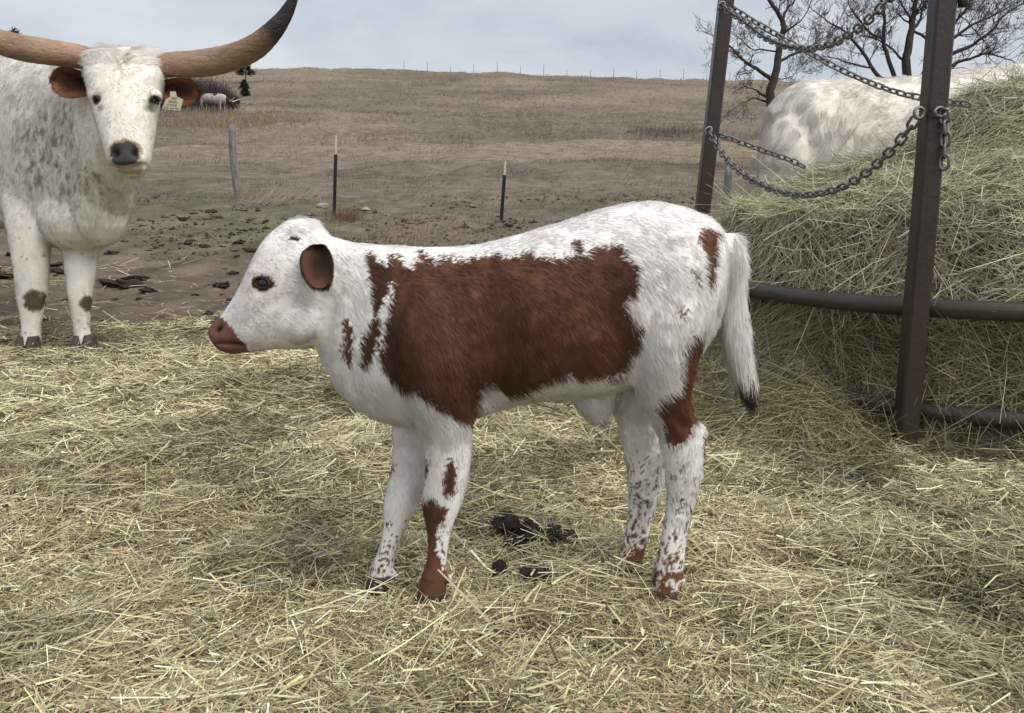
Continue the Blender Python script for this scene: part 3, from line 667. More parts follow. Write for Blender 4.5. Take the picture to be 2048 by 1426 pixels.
# ------------------------------------------------------------------ grown cows
def front(lx, ly, rx, ry, hd, Y, dz=0.0):
    l, r = P(lx, ly, Y), P(rx, ry, Y); return ((l + r) / 2, (r - l) / 2, np.array((0, hd, dz)))
def spine(px, py, Y, hh, hw, ax):
    ax = nrmz(np.array(ax, float)); return (P(px, py, Y), np.array((0, 0, hh)), np.array((-ax[1], ax[0], 0)) * hw)
def zspan(c, ztop, zbot, hw, ax):
    ax = nrmz(np.array(ax, float)); return (np.array((c[0], c[1], (ztop + zbot) / 2)), np.array((0, 0, (ztop - zbot) / 2)), np.array((-ax[1], ax[0], 0)) * hw)
def build_longhorn():
    mb = MB(); F_ = lambda rows, n=24, ex=2.2: loft(mb, [front(*r) for r in rows], n, 5, ex)
    F_([(200, 97, 300, 96, .06, 4.05), (176, 112, 322, 111, .105, 4.02), (173, 145, 329, 145, .13, 3.98), (181, 180, 321, 180, .14, 3.94), (189, 210, 314, 208, .135, 3.90),
        (199, 245, 309, 243, .12, 3.86), (208, 280, 304, 278, .105, 3.82), (214, 305, 301, 303, .09, 3.79), (220, 326, 298, 324, .08, 3.77), (234, 342, 293, 340, .055, 3.78), (250, 350, 284, 348, .02, 3.80)], 26, 2.35)
    ellipsoid(mb, P(190, 192, 3.85), (.030, .05, .035)); ellipsoid(mb, P(311, 192, 3.85), (.030, .05, .035))
    ellipsoid(mb, P(268, 338, 3.80), (.055, .06, .038))                                    # chin
    ax = (-.80, .60)
    c = lambda px, Y: P(px, 250, Y)
    loft(mb, [zspan(c(248, 4.02), 1.40, 1.05, .12, (-.3, .95)), zspan(c(228, 4.14), 1.46, .86, .155, (-.4, .9)), zspan(c(198, 4.28), 1.50, .66, .19, (-.5, .87)), zspan(c(168, 4.42), 1.53, .53, .225, (-.6, .8)), zspan(c(128, 4.58), 1.56, .50, .27, ax),
              zspan(c(75, 4.80), 1.58, .56, .32, ax), zspan(c(10, 5.05), 1.57, .62, .35, ax), zspan(c(-80, 5.40), 1.53, .60, .37, ax), zspan(c(-170, 5.8), 1.53, .64, .35, ax), zspan(c(-240, 6.12), 1.52, .80, .27, ax), zspan(c(-270, 6.3), 1.40, 1.0, .14, ax)], 30, 5, 2.25)
    ellipsoid(mb, P(160, 440, 4.42), (.20, .20, .17)); ellipsoid(mb, P(200, 400, 4.33), (.14, .16, .24))              # brisket
    ellipsoid(mb, P(70, 340, 4.62), (.16, .16, .28))
    F_([(5, 380, 118, 380, .12, 4.55), (12, 430, 108, 430, .10, 4.46), (22, 490, 98, 490, .082, 4.40), (30, 545, 95, 545, .068, 4.37), (35, 592, 93, 592, .062, 4.36), (42, 628, 85, 628, .05, 4.35), (44, 660, 80, 660, .045, 4.34), (41, 688, 81, 688, .05, 4.33), (38, 712, 81, 712, .055, 4.32)], 18)
    F_([(118, 440, 208, 440, .10, 4.50), (128, 505, 194, 505, .08, 4.44), (133, 550, 188, 550, .066, 4.41), (138, 590, 183, 590, .06, 4.39), (144, 625, 180, 625, .05, 4.38), (148, 655, 178, 655, .045, 4.37), (149, 682, 184, 682, .05, 4.36), (151, 704, 190, 703, .055, 4.35)], 18)
    hb = c(-215, 6.0)
    for s in (-1, 1):
        q = np.array((hb[0], hb[1], 0)) + np.array((.6, .8, 0)) * .2 * s
        loft(mb, [(q + np.array((.05, 0, z)), np.array((a, 0, 0)), np.array((0, b, 0))) for z, a, b in ((1.0, .22, .14), (.75, .17, .11), (.5, .09, .07), (.3, .06, .05), (.12, .06, .05), (0, .07, .06))], 14, 4)
    V, F = remesh(mb, .012, 10); Vpre = V.copy(); sf = Surf(V, F)
    n1, _ = sf.hit(229, 306, 3.7); n2, _ = sf.hit(272, 304, 3.7)
    for q in (n1, n2): V = dent(V, sf.N, q, .020, .026)
    for mx in np.linspace(243, 292, 14):
        h, _ = sf.hit(mx, 337 - (mx - 243) * .12, 3.78); V = dent(V, sf.N, h, .012, .008)
    e1, en1 = sf.hit(189, 198, 3.86); e2, en2 = sf.hit(311, 201, 3.86)
    for q in (e1, e2): V = dent(V, sf.N, q, .035, .016)
    k1, k2 = sf.hit(201, 215, 3.8)[0], sf.hit(299, 217, 3.8)[0]
    sf = Surf(V, F); xz = lambda pts, Y: np.array([(sf.hit(a, b, Y)[0])[[0, 2]] for a, b in pts])
    nosep = xz([(219, 296), (228, 286), (240, 285), (252, 282), (266, 286), (280, 294), (283, 312), (279, 328), (256, 334), (230, 331), (221, 318)], 3.75)
    rim = xz([(216, 295), (228, 281), (252, 277), (272, 281), (287, 296), (288, 320), (296, 336), (285, 350), (250, 350), (238, 338), (220, 330), (214, 315)], 3.76)
    nz0 = P(250, 300, 3.76)[2]; headY = 4.10; xl, xr, zt, zbm = P(60, 300, 4.5)[0], P(235, 300, 4.2)[0], P(1, 190, 4.4)[2], P(1, 440, 4.4)[2]
    wh = P(250, 122, 3.9); kn = [(sf.hit(66, 602, 4.3)[0], .06, .055), (sf.hit(172, 606, 4.33)[0], .025, .05)]
    W = np.array((.86, .805, .72)); D = np.array((.135, .105, .082))
    def coat(p):
        n = vn3(p * 6, 201); c = W * ((.92 + .14 * n) * (.92 + .15 * vn3(p * np.array((38, 38, 22)), 202)))[:, None]
        c = c * (1 - .10 * sm(.45, .05, p[:, 2])[:, None])
        m = sm(xl - .1, xl + .15, p[:, 0]) * sm(xr + .12, xr - .1, p[:, 0]) * sm(zt + .05, zt - .15, p[:, 2]) * sm(zbm - .05, zbm + .2, p[:, 2]) * (p[:, 1] > headY)
        k = vn3(p * np.array((58, 58, 32)), 203) * .65 + vn3(p * np.array((120, 120, 60)), 205) * .35
        a = (m * sm(.55, .62, k) * .60 + .05 * m)[:, None]; c = c * (1 - a) + D * a
        sp = ((vn3(p @ np.array(Matrix.Rotation(.8, 3, (1, .5, .3))).T * 48, 207) > .87) & (p[:, 1] > headY) & (p[:, 2] < 1.0))[:, None]; c = np.where(sp, c * .5, c)
        hd = (p[:, 1] < headY) & (p[:, 2] > .9)
        f = np.exp(-(((p - wh) / np.array((.022, .2, .075))) ** 2).sum(1)) * (vn3(p * np.array((90, 40, 40)), 209) > .38); c = np.where(hd[:, None], c * (1 - .6 * f[:, None] * np.array((.92, 1, 1.06))), c)
        for q, r, rz in kn:
            d = np.linalg.norm((p - q) / np.array((r, .10, rz)), axis=1) + .7 * (vn3(p * 45, 211) - .5); a = sm(1.05, .75, d)[:, None]; c = c * (1 - a) + np.array((.115, .085, .052)) * a
        a = (inpoly(p[:, 0], p[:, 2], rim) & hd)[:, None]; c = np.where(a, np.array((.46, .38, .29)) * (1 - .45 * sm(nz0 - .02, nz0 + .05, p[:, 2])[:, None] * np.array((.7, 1, 1.3))), c)
        a = (inpoly(p[:, 0], p[:, 2], nosep) & hd)[:, None]; dn = np.minimum(np.linalg.norm(p - n1, axis=1), np.linalg.norm(p - n2, axis=1))
        c = np.where(a, np.array((.060, .055, .056)) * (.25 + .75 * sm(.008, .028, dn))[:, None], c)
        for q in (e1, e2):
            d = np.linalg.norm((p - q) / np.array((.040, .06, .032)), axis=1); c = np.where((hd & (d < 1))[:, None], c * (.08 + .92 * sm(.55, 1, d))[:, None], c)
        for q in (k1, k2):
            d = np.linalg.norm((p - q) / np.array((.030, .07, .022)), axis=1); c = np.where((hd & (d < 1))[:, None], c * (.45 + .55 * sm(.2, 1, d))[:, None], c)
        c = np.where((p[:, 2] < .035)[:, None], np.array((.10, .08, .065)), c)
        return c
    def length(p, n):
        l = np.full(len(p), .019); l = np.where(p[:, 2] < .62, .013, l); l = np.where(p[:, 2] < .2, .012, l)
        hd = (p[:, 1] < headY) & (p[:, 2] > .9); l = np.where(hd, .013, l); l = np.where(hd & (p[:, 2] > 1.38), .048, l)
        nose = inpoly(p[:, 0], p[:, 2], rim) & hd; l = np.where(nose, 0, l)
        for q in (e1, e2): l = np.where(np.linalg.norm(p - q, axis=1) < .032, 0, l)
        return np.where(p[:, 2] < .03, 0, l)
    def flow(p, n):
        f = np.tile(np.array((-.35, .25, -.85)), (len(p), 1)); hd = (p[:, 1] < headY) & (p[:, 2] > .9)
        s = np.sign(p[:, 0] - P(250, 150, 3.9)[0]); hf = np.stack([s * .6, np.full(len(p), .2), np.where(p[:, 2] > 1.38, .25, -.55)], 1)
        f = np.where(hd[:, None], hf, f); f = np.where((p[:, 2] < .6)[:, None], np.array((0, 0, -1.0)), f)
        return f + vec3noise(p * 5, 221) * .55
    g = P(115, 700, 4.45); root = empty('longhorn_cow', (g[0], g[1], 0), 'shaggy white longhorn cow with wide horns facing the camera', 'cow')
    obj('body', V, F, M['coat'], root, {'coat': coat(Vpre)})
    fur('coat_hair', sf, 120000, 41, length, flow, coat, .0015, .42, root, clump=.42, cscale=22, curl=.6, wfn=lambda q: np.where(q[:, 0] > P(-60, 300, 5.2)[0], 1.0, .35))
    eye_part(root, e1 , np.array((-.8, -.6, .0)), .018, .010, .018, M['eye'], .95, .7, .62)
    eye_part(root, e2 , np.array((.8, -.6, .0)), .018, .010, .018, M['eye'], .95, -.7, .62)
    # horns
    def horn(pts, rad, cols, tcol):
        m = MB(); q = catmull(np.array([P(*a) for a in pts]), 8); r = catmull(np.array(rad)[:, None], 8)[:, 0]
        r = r * (1 + .012 * np.sin(np.arange(len(r)) * 2.1)); tube(m, q, r, 18); Vh, Fh = m.data(); s = np.linspace(0, 1, len(q)); s = np.concatenate([np.repeat(s, 18), [0, 1]])
        s = np.clip(s + .05 * (vn3(Vh * 14, 231) - .5), 0, 1); c = np.stack([np.interp(s, tcol, np.array(cols)[:, k]) for k in range(3)], 1)
        top = sm(-.3, .8, (Vh[:, 2] - np.concatenate([np.repeat(q[:, 2], 18), q[[0, -1], 2]])) / np.concatenate([np.repeat(r, 18), [1, 1]]))
        o = m.build('horn', M['horn'], root, attrs={'coat': c}); return o
    cols = [(.30, .175, .125), (.40, .245, .18), (.36, .24, .165), (.30, .20, .125), (.25, .165, .10), (.05, .043, .04), (.03, .028, .028)]
    horn([(312, 132, 4.02), (345, 129, 4.0), (400, 127, 3.97), (455, 117, 3.94), (505, 97, 3.9), (540, 68, 3.86), (567, 35, 3.84), (586, 0, 3.82), (597, -28, 3.81)],
         [.052, .055, .060, .059, .054, .045, .033, .020, .005], cols, [0, .12, .28, .45, .58, .645, 1])
    horn([(185, 120, 4.02), (150, 112, 4.0), (95, 104, 3.97), (40, 95, 3.94), (-10, 80, 3.9), (-50, 55, 3.86), (-80, 20, 3.84), (-100, -15, 3.82), (-112, -45, 3.81)],
         [.052, .055, .058, .059, .054, .045, .033, .020, .005], cols, [0, .12, .28, .45, .58, .645, 1])
    # ears
    ear_part(root, P(186, 172, 3.98), P(102, 160, 3.93), P(150, 130, 3.95) - P(140, 195, 3.95), (.15, -.95, -.1), .090, .50, (.075, .030, .016), (.15, .068, .032), (.21, .095, .045), .012, .02, 2500, .0016, 7)
    ear_part(root, P(316, 178, 3.98), P(398, 186, 3.96), P(360, 158, 3.95) - P(352, 214, 3.95), (-.15, -.95, -.1), .080, .50, (.085, .034, .018), (.15, .068, .032), (.26, .12, .06), .012, .02, 2500, .0016, 8)
    # ear tag: neck, wider plate, blurred print in rows
    Yt = 3.865; tagp = [(340, 183), (351, 183), (353, 193), (366, 199), (360, 221), (324, 218), (331, 199), (340, 194)]
    a = np.array([P(x, y, Yt) for x, y in tagp]); b = a + np.array((0, .004, 0)); n = len(a); Vt = np.concatenate([a, b, [a.mean(0)], [b.mean(0)]])
    Q = [(i, i + n, (i + 1) % n + n, (i + 1) % n) for i in range(n)]; T = [(i, (i + 1) % n, 2 * n) for i in range(n)] + [((i + 1) % n + n, i + n, 2 * n + 1) for i in range(n)]
    m = MB(); m.add(Vt, Q, T); tg = m.build('ear_tag', M['tagm'], root, smooth=False); tg['label'] = 'pale yellow plastic tag with faded print'
    m = MB()
    def stroke(x0, y0, x1, y1, w=.5):
        d = np.array((x1 - x0, y1 - y0)); d = d / max(np.linalg.norm(d), 1e-6); q = np.array((-d[1], d[0])) * w
        m.add([P(x0 + q[0], y0 + q[1], Yt - .0012), P(x1 + q[0], y1 + q[1], Yt - .0012), P(x1 - q[0], y1 - q[1], Yt - .0012), P(x0 - q[0], y0 - q[1], Yt - .0012)], [(0, 1, 2, 3)])
    glyph = {'2': [(0, 0, 1, 0), (1, 0, 1, .5), (1, .5, 0, 1), (0, 1, 1, 1)], '0': [(0, 0, 1, 0), (1, 0, 1, 1), (1, 1, 0, 1), (0, 1, 0, 0)], '8': [(0, 0, 1, 0), (1, 0, 1, 1), (1, 1, 0, 1), (0, 1, 0, 0), (0, .5, 1, .5)], '1': [(.5, 0, .5, 1)],
             'A': [(0, 1, .5, 0), (.5, 0, 1, 1), (.2, .6, .8, .6)], 'L': [(0, 0, 0, 1), (0, 1, 1, 1)], 'P': [(0, 0, 0, 1), (0, 0, 1, 0), (1, 0, 1, .5), (1, .5, 0, .5)], 'D': [(0, 0, 0, 1), (0, 0, 1, .4), (1, .4, 0, 1)], 'X': [(0, 0, 1, 1), (1, 0, 0, 1)], 'E': [(0, 0, 0, 1), (0, 0, 1, 0), (0, .5, 1, .5), (0, 1, 1, 1)], 'K': [(0, 0, 0, 1), (0, .5, 1, 0), (0, .5, 1, 1)]}
    for txt, x0, y0, w, h, sl in (('280', 343, 194.5, 2.6, 3.4, .05), ('28AEL', 337, 201, 3.0, 4, .05), ('DXPKE', 333.5, 208.0, 3.0, 3.8, .07)):
        for k, ch in enumerate(txt):
            for (x_, y_, u, v) in glyph[ch]: ox = x0 + k * (w + 1.3); stroke(ox + x_ * w, y0 + y_ * h + (ox - x0) * sl, ox + u * w, y0 + v * h + (ox + w - x0) * sl * .9, .36)
    for x0, w in ((327, 10), (340, 8), (350, 8)):
        stroke(x0, 215.5 + (x0 - 327) * .05, x0 + w, 215.9 + (x0 - 327) * .05, .9)
    m.build('lettering', M['ink'], tg, smooth=False)
    for (px, py, Y, w) in ((60, 706, 4.32, .055), (171, 699, 4.35, .052)):
        for s in (-1, 1):
            q = P(px, py, Y); q[0] += s * .028; q[2] = .03; mm = MB()
            loft(mm, [(q + np.array((0, .01, .05)), np.array((.024, 0, 0)), np.array((0, .05, 0))), (q + np.array((0, -.005, .01)), np.array((.028, 0, 0)), np.array((0, .06, 0))), (q + np.array((0, -.015, -.03)), np.array((.030, 0, 0)), np.array((0, .07, 0)))], 12, 3)
            mm.build('hoof', M['hoof'], root)
build_longhorn()

def build_feeding_cow():
    Y0 = 5.48; mb = MB(); R = [(1536, 216, 1536, 400, .12), (1560, 188, 1560, 440, .24), (1602, 163, 1602, 452, .31), (1665, 160, 1665, 455, .33), (1750, 159, 1750, 462, .35), (1850, 152, 1850, 468, .37), (1950, 140, 1950, 468, .37), (2050, 126, 2050, 462, .34), (2140, 132, 2140, 455, .29), (2210, 150, 2210, 430, .22), (2290, 190, 2280, 390, .16), (2350, 230, 2330, 370, .12)]
    loft(mb, [side(*r, Y0) for r in R], 28, 5, 2.3)
    ellipsoid(mb, P(1580, 330, Y0 - .12), (.20, .20, .34))
    h = P(2380, 300, Y0); loft(mb, [(P(2330, 270, Y0), np.array((.05, 0, .14)), np.array((0, .11, 0))), (h, np.array((.10, 0, .10)), np.array((0, .12, 0))), (P(2420, 370, Y0), np.array((.07, 0, .05)), np.array((0, .08, 0))), (P(2445, 420, Y0), np.array((.05, 0, .03)), np.array((0, .06, 0)))], 16, 4)
    for px in (1560, 2120):
        for s in (-1, 1):
            q = P(px, 400, Y0); loft(mb, [(np.array((q[0] + dx, Y0 + s * .19, z)), np.array((a, 0, 0)), np.array((0, b, 0))) for z, a, b, dx in ((.95, .2, .12, .03), (.7, .14, .1, .02), (.5, .085, .07, 0), (.3, .06, .05, -.02), (.1, .06, .05, 0), (.02, .07, .06, .02))], 14, 4)
    V, F = remesh(mb, .016, 5); sf = Surf(V, F); W = np.array((.85, .79, .70))
    def coat(p):
        c = W * ((.95 + .10 * vn3(p * 7, 301)) * (.90 + .20 * vn3(p * np.array((26, 26, 40)), 307)))[:, None]; a = (sm(.60, .78, vn3(p * np.array((9, 9, 22)), 303)) * .16 * sm(1.1, 1.25, p[:, 2]) * sm(1.5, 1.42, p[:, 2]))[:, None]; c = c * (1 - a) + np.array((.34, .25, .17)) * a
        k = (vn3(p * 26, 305) > .88)[:, None]; return np.where(k, c * .8, c)
    root = empty('feeding_cow', (P(1850, 400, Y0)[0], Y0, 0), 'cream white cow standing behind the heaped hay, back showing', 'cow')
    obj('body', V, F, M['coat'], root, {'coat': coat(V)})
    fur('coat_hair', sf, 90000, 51, lambda p, n: np.where(p[:, 2] < .7, .022, .030), lambda p, n: np.array((-.6, 0, -.7)) + vec3noise(p * 4, 311) * .8, coat, .0020, .45, root, clump=.55, cscale=19, curl=.8, wfn=lambda q: np.where(q[:, 2] > .75, 1., .2))
build_feeding_cow()

# ------------------------------------------------------------------ hay feeder
FC, FR = np.array((2.25, 3.72, 0)), 1.39
ZR, ZB = .455, .115
root = empty('hay_feeder', (FC[0], FC[1], 0), 'dark steel ring hay feeder with tall posts and round rails', 'feeder')
def rail(z, r, name):
    m = MB(); th = np.linspace(0, 2 * np.pi, 121); w = 1 + .004 * np.sin(th * 5 + 1)
    tube(m, np.stack([FC[0] + FR * w * np.cos(th), FC[1] + FR * w * np.sin(th), z + .012 * np.sin(th * 3)], 1), r, 12, False); return m.build(name, M['pipe'], root)
rail(ZR, .031, 'rail'); rail(ZB, .030, 'rail')
def post(b, t, s, rot, name='post'):
    m = MB(); ca, sa = math.cos(rot), math.sin(rot); u, v = np.array((ca, sa, 0)), np.array((-sa, ca, 0)); c = .22
    prof = [(1, c), (1, 1 - c), (1 - c, 1), (-1 + c, 1), (-1, 1 - c), (-1, -1 + c), (-1 + c, -1), (1 - c, -1), (1, -1 + c)]
    prof = [(1, 1 - c), (1 - c, 1), (-1 + c, 1), (-1, 1 - c), (-1, -1 + c), (-1 + c, -1), (1 - c, -1), (1, -1 + c)]; n = len(prof); V = []; K = 9
    for k in range(K):
        q = b + (t - b) * k / (K - 1)
        for a, d in prof: V.append(q + u * a * s + v * d * s)
    Q = [(k * n + i, k * n + (i + 1) % n, (k + 1) * n + (i + 1) % n, (k + 1) * n + i) for k in range(K - 1) for i in range(n)]
    V.append(t + np.array((0, 0, .004))); T = [((K - 1) * n + i, (K - 1) * n + (i + 1) % n, K * n) for i in range(n)]
    m.add(V, Q, T); return m.build(name, M['steel'], root, smooth=False)
PF0, PF1 = P(1808, 905, 2.62), P(1888, -30, 2.60); PF0[2] = -.03
PL0, PL1 = P(1407, 440, 4.10), P(1453, -8, 4.10); PL0 = PL0 + (PL0 - PL1) * 1.02; PL0[2] = max(PL0[2], -.05); PL1 = PL1 + (PL1 - PL0) * .03
PF1 = PF1 + (PF1 - PF0) * .06
post(PF0, PF1, .0315, .0); post(PL0, PL1, .033, .02)
for th in (298, 12):
    q = FC + FR * 1.03 * np.array((math.cos(math.radians(th)), math.sin(math.radians(th)), 0)); post(q, q + np.array((0, 0, 1.75)), .033, .4)
def hook(c, a, b, r=.0055):
    m = MB(); ring(m, c, a, b, r, 18, 6); return m.build('eyelet', M['chain'], root)
HL, HF, HB = P(1417, 262, 4.04), P(1838, 226, 2.57), P(1880, 224, 2.565)
hook(HF, np.array((.016, .004, 0)), np.array((0, 0, .016))); hook(HB, np.array((.021, .010, 0)), np.array((0, .0, .013))); hook(HL, np.array((.016, 0, .004)), np.array((0, 0, .018)))
HT = P(1443, 12, 4.04); hook(HT, np.array((.016, 0, .004)), np.array((0, 0, .018)))
m = MB(); q = P(1926, 2, 2.60); tube(m, [q + np.array((-.05, .0, .012)), q], .010, 8); tube(m, [q + np.array((-.012, .006, 0)), q + np.array((.012, -.006, 0))], .019, 14); m.build('bolt_knob', M['pipe'], root)

def link_mesh(pitch, r):
    n, k = 14, 6; L2, R2 = pitch * .5, pitch * .37; cen = []
    for i in range(n):
        a = 2 * math.pi * i / n; cen.append((math.copysign(L2 * .55, math.cos(a)) * (1 if abs(math.cos(a)) > 1e-6 else 0) + (L2 * .45 + r) * math.cos(a), R2 * math.sin(a)))
    cen = np.array(cen); t = nrmz(np.roll(cen, -1, 0) - np.roll(cen, 1, 0)); nn = np.stack([t[:, 1], -t[:, 0]], 1); V = []
    for i in range(n):
        for j in range(k):
            a = 2 * math.pi * j / k; V.append((cen[i, 0] + nn[i, 0] * r * math.cos(a), cen[i, 1] + nn[i, 1] * r * math.cos(a), r * math.sin(a)))
    Q = [(i * k + j, ((i + 1) % n) * k + j, ((i + 1) % n) * k + (j + 1) % k, i * k + (j + 1) % k) for i in range(n) for j in range(k)]
    return np_mesh('chain_link', np.array(V), np.array(Q))
LINK = link_mesh(.034, .0046); LINK.materials.append(M['chain'])
def chain(pts, label, pitch=.034, seed=0):
    rng = random.Random(seed); q = catmull(np.array(pts), 40); s = np.concatenate([[0], np.cumsum(np.linalg.norm(np.diff(q, axis=0), axis=1))])
    c = empty('chain', q[0], label, 'chain', 'chains hung on the hay feeder'); n = int(s[-1] / pitch)
    for i in range(n + 1):
        d = i * pitch; p = np.array([np.interp(d, s, q[:, k]) for k in range(3)]); p2 = np.array([np.interp(d + .01, s, q[:, k]) for k in range(3)]); p1 = np.array([np.interp(d - .01, s, q[:, k]) for k in range(3)])
        t = Vector(nrmz(p2 - p1)); up = Vector((0, 0, 1)) if abs(t.z) < .9 else Vector((0, 1, 0)); sd_ = t.cross(up).normalized(); u2 = sd_.cross(t)
        a = (math.pi / 4 if i % 2 else -math.pi / 4) + rng.uniform(-.22, .22); yv = sd_ * math.cos(a) + u2 * math.sin(a); zv = t.cross(yv)
        o = bpy.data.objects.new('link', LINK); COL.objects.link(o); o.parent = c
        mtx = Matrix((t, yv, zv)).transposed().to_4x4(); mtx.translation = Vector(p - q[0]); o.matrix_local = mtx
    return c
chain([HL, P(1455, 320, 3.82), P(1510, 363, 3.55), P(1580, 388, 3.28), P(1650, 385, 3.05), P(1715, 358, 2.86), P(1775, 308, 2.70), P(1815, 262, 2.61), HF], 'long chain sagging low in front of the hay between two feeder posts', seed=1)
chain([HT, P(1490, 45, 3.85), P(1540, 80, 3.6), P(1600, 97, 3.3), P(1650, 92, 3.1), P(1700, 68, 2.92), P(1745, 32, 2.78), P(1790, -16, 2.66), P(1850, -80, 2.58)], 'topmost sagging chain rising from the far post past the bare tree', seed=2)
chain([P(1452, 8, 4.1), P(1520, 50, 4.02), P(1600, 95, 3.92), P(1700, 148, 3.8), P(1800, 186, 3.65), P(1900, 204, 3.5), P(1945, 210, 3.42)], 'taut chain slanting from the far post down across the cow', seed=3)
chain([P(1432, 268, 4.1), P(1480, 284, 4.04), P(1530, 302, 3.98), P(1580, 320, 3.9), P(1605, 332, 3.86)], 'short chain running from the far post into the hay', seed=4)
chain([P(1889, 232, 2.565), P(1891, 265, 2.566), P(1890, 300, 2.568), P(1888, 338, 2.57)], 'short loose chain end dangling beside the near feeder post', seed=5)

# ------------------------------------------------------------------ hay in the feeder
def hay_h(th, r):
    prof_r = [0, .4, .8, 1.0, 1.15, 1.24, 1.29, 1.33, 1.37, 1.55, 1.8, 2.2]
    prof_z = [1.30, 1.22, .99, .88, .79, .66, .52, .30, .05, .03, .01, -.04]
    x, y = r * np.cos(th), r * np.sin(th); r2 = np.hypot(x - .25, y)                      # heap leans towards the right of the ring
    z_in = np.interp(r2, [0, .5, .62, .75, .92, 1.12, 1.28, 1.4, 1.8], [1.34, 1.24, 1.12, .98, .92, .88, .81, .75, .70])
    spill = sm(-1.02, -1.20, x)                                                             # hay spilt over the foot rail left of the near post
    z_out = np.interp(r, [0, 1.10, 1.18, 1.24, 1.29, 1.33, 1.37, 1.55, 1.8, 2.2], [1.6, 1.02, .86, .68, .52, .30, .02, -.02, -.04, -.08])
    z_sp = np.interp(r, [0, 1.10, 1.18, 1.24, 1.29, 1.34, 1.40, 1.48, 1.62, 1.85, 2.2], [1.6, 1.02, .86, .68, .52, .36, .25, .16, .07, .01, -.06])
    z = np.minimum(z_in, z_out * (1 - spill) + z_sp * spill)
    z = z + sm(1.45, 1.2, r) * .06 * (fbm2(x * 2.2 + 3, y * 2.2, 3, 401) - .5) * 2
    return z
th = np.linspace(0, 2 * np.pi, 181)[:-1]; rr = np.concatenate([np.linspace(.02, 1.1, 24), np.linspace(1.13, 1.5, 28), np.linspace(1.54, 2.2, 14)])
TH, RR = np.meshgrid(th, rr); x_, y_ = RR * np.cos(TH), RR * np.sin(TH); Z = hay_h(TH.ravel(), RR.ravel()).reshape(TH.shape)
dn = (fbm2(TH * 6, Z * 5 + RR * 3, 4, 405) - .5) * .13; RR2 = RR + dn * sm(.9, 1.3, RR) * sm(2.0, 1.5, RR)
HV = np.stack([FC[0] + RR2 * np.cos(TH), FC[1] + RR2 * np.sin(TH), Z + (fbm2(x_ * 5, y_ * 5, 4, 407) - .5) * .10], -1).reshape(-1, 3)
nt_, nr_ = len(th), len(rr); i, j = np.meshgrid(np.arange(nr_ - 1), np.arange(nt_), indexing='ij'); j2 = (j + 1) % nt_
HF_ = np.stack([i * nt_ + j, i * nt_ + j2, (i + 1) * nt_ + j2, (i + 1) * nt_ + j], -1).reshape(-1, 4)
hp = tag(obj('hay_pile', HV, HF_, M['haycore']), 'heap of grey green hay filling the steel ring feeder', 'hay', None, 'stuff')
def hay_strands(n, seed):
    rng = np.random.default_rng(seed); sf = Surf(HV, HF_)
    if sf.N[:, 2].mean() < 0: sf.N = -sf.N
    wf = lambda q: np.where((q[:, 1] < FC[1] + .75) & (q[:, 0] < FC[0] + 1.0), 1.0, .22) * np.where((np.hypot(q[:, 0] - FC[0], q[:, 1] - FC[1]) > 1.35) & (q[:, 0] < 1.45), 1.6, 1.0)
    p, nr = sf.sample(n, rng, wf); rad_ = np.hypot(p[:, 0] - FC[0], p[:, 1] - FC[1]); ok = (rng.random(n) > .82) | (rad_ < 1.375); ok |= (p[:, 0] < 1.42) & (rad_ < 2.0) & (p[:, 2] > .0); p, nr = p[ok], nr[ok]; n = len(p); zrel = p[:, 2]; inside = sm(.40, .50, zrel)
    out = nrmz(np.stack([p[:, 0] - FC[0], p[:, 1] - FC[1], np.zeros(n)], 1)); tang = np.stack([-out[:, 1], out[:, 0], np.zeros(n)], 1)
    fl = vec3noise(p * np.array((3.2, 3.2, 3.2)), 411) * 1.4 + np.array((0, 0, -.35)) + out * .35 + rng.normal(0, .55, (n, 3)) + tang * rng.normal(0, .6, (n, 1))
    t = nrmz(fl - nr * (fl * nr).sum(1, keepdims=True)); lift = np.abs(rng.normal(0, .16, n)); wild = rng.random(n) < .04; lift[wild] += rng.random(wild.sum()) * .7
    d = nrmz(t + nr * lift[:, None]); ln = np.clip(rng.lognormal(-2.15, .50, n), .04, .38); wd = np.clip(rng.lognormal(-6.35, .38, n), .0008, .0045) * 1.12
    bend = rng.normal(0, .28, (n, 3)) + np.array((0, 0, -.20)) * rng.random(n)[:, None]
    b = p + nr * (rng.random(n)[:, None] ** 2 * .03 - .004) - d * (ln * .4)[:, None]
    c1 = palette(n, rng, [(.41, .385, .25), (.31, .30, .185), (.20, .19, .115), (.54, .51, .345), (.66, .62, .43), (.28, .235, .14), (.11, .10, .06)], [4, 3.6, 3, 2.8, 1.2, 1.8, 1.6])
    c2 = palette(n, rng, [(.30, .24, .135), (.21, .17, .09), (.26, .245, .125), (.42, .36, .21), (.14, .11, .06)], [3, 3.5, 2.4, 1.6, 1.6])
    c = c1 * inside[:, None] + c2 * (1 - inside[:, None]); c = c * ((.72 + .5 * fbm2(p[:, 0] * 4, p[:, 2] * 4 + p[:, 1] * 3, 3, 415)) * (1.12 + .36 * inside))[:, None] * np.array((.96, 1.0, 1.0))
    fc = nrmz(nr + rng.normal(0, .55, (n, 3)))
    return ribbons('hay_strands', b, d, ln, wd, bend, fc, c, M['straw'], seg=2, taper=.5)
tag(hay_strands(160000, 9), 'tangled grey green hay stalks heaped inside the feeder', 'hay', None, 'stuff')

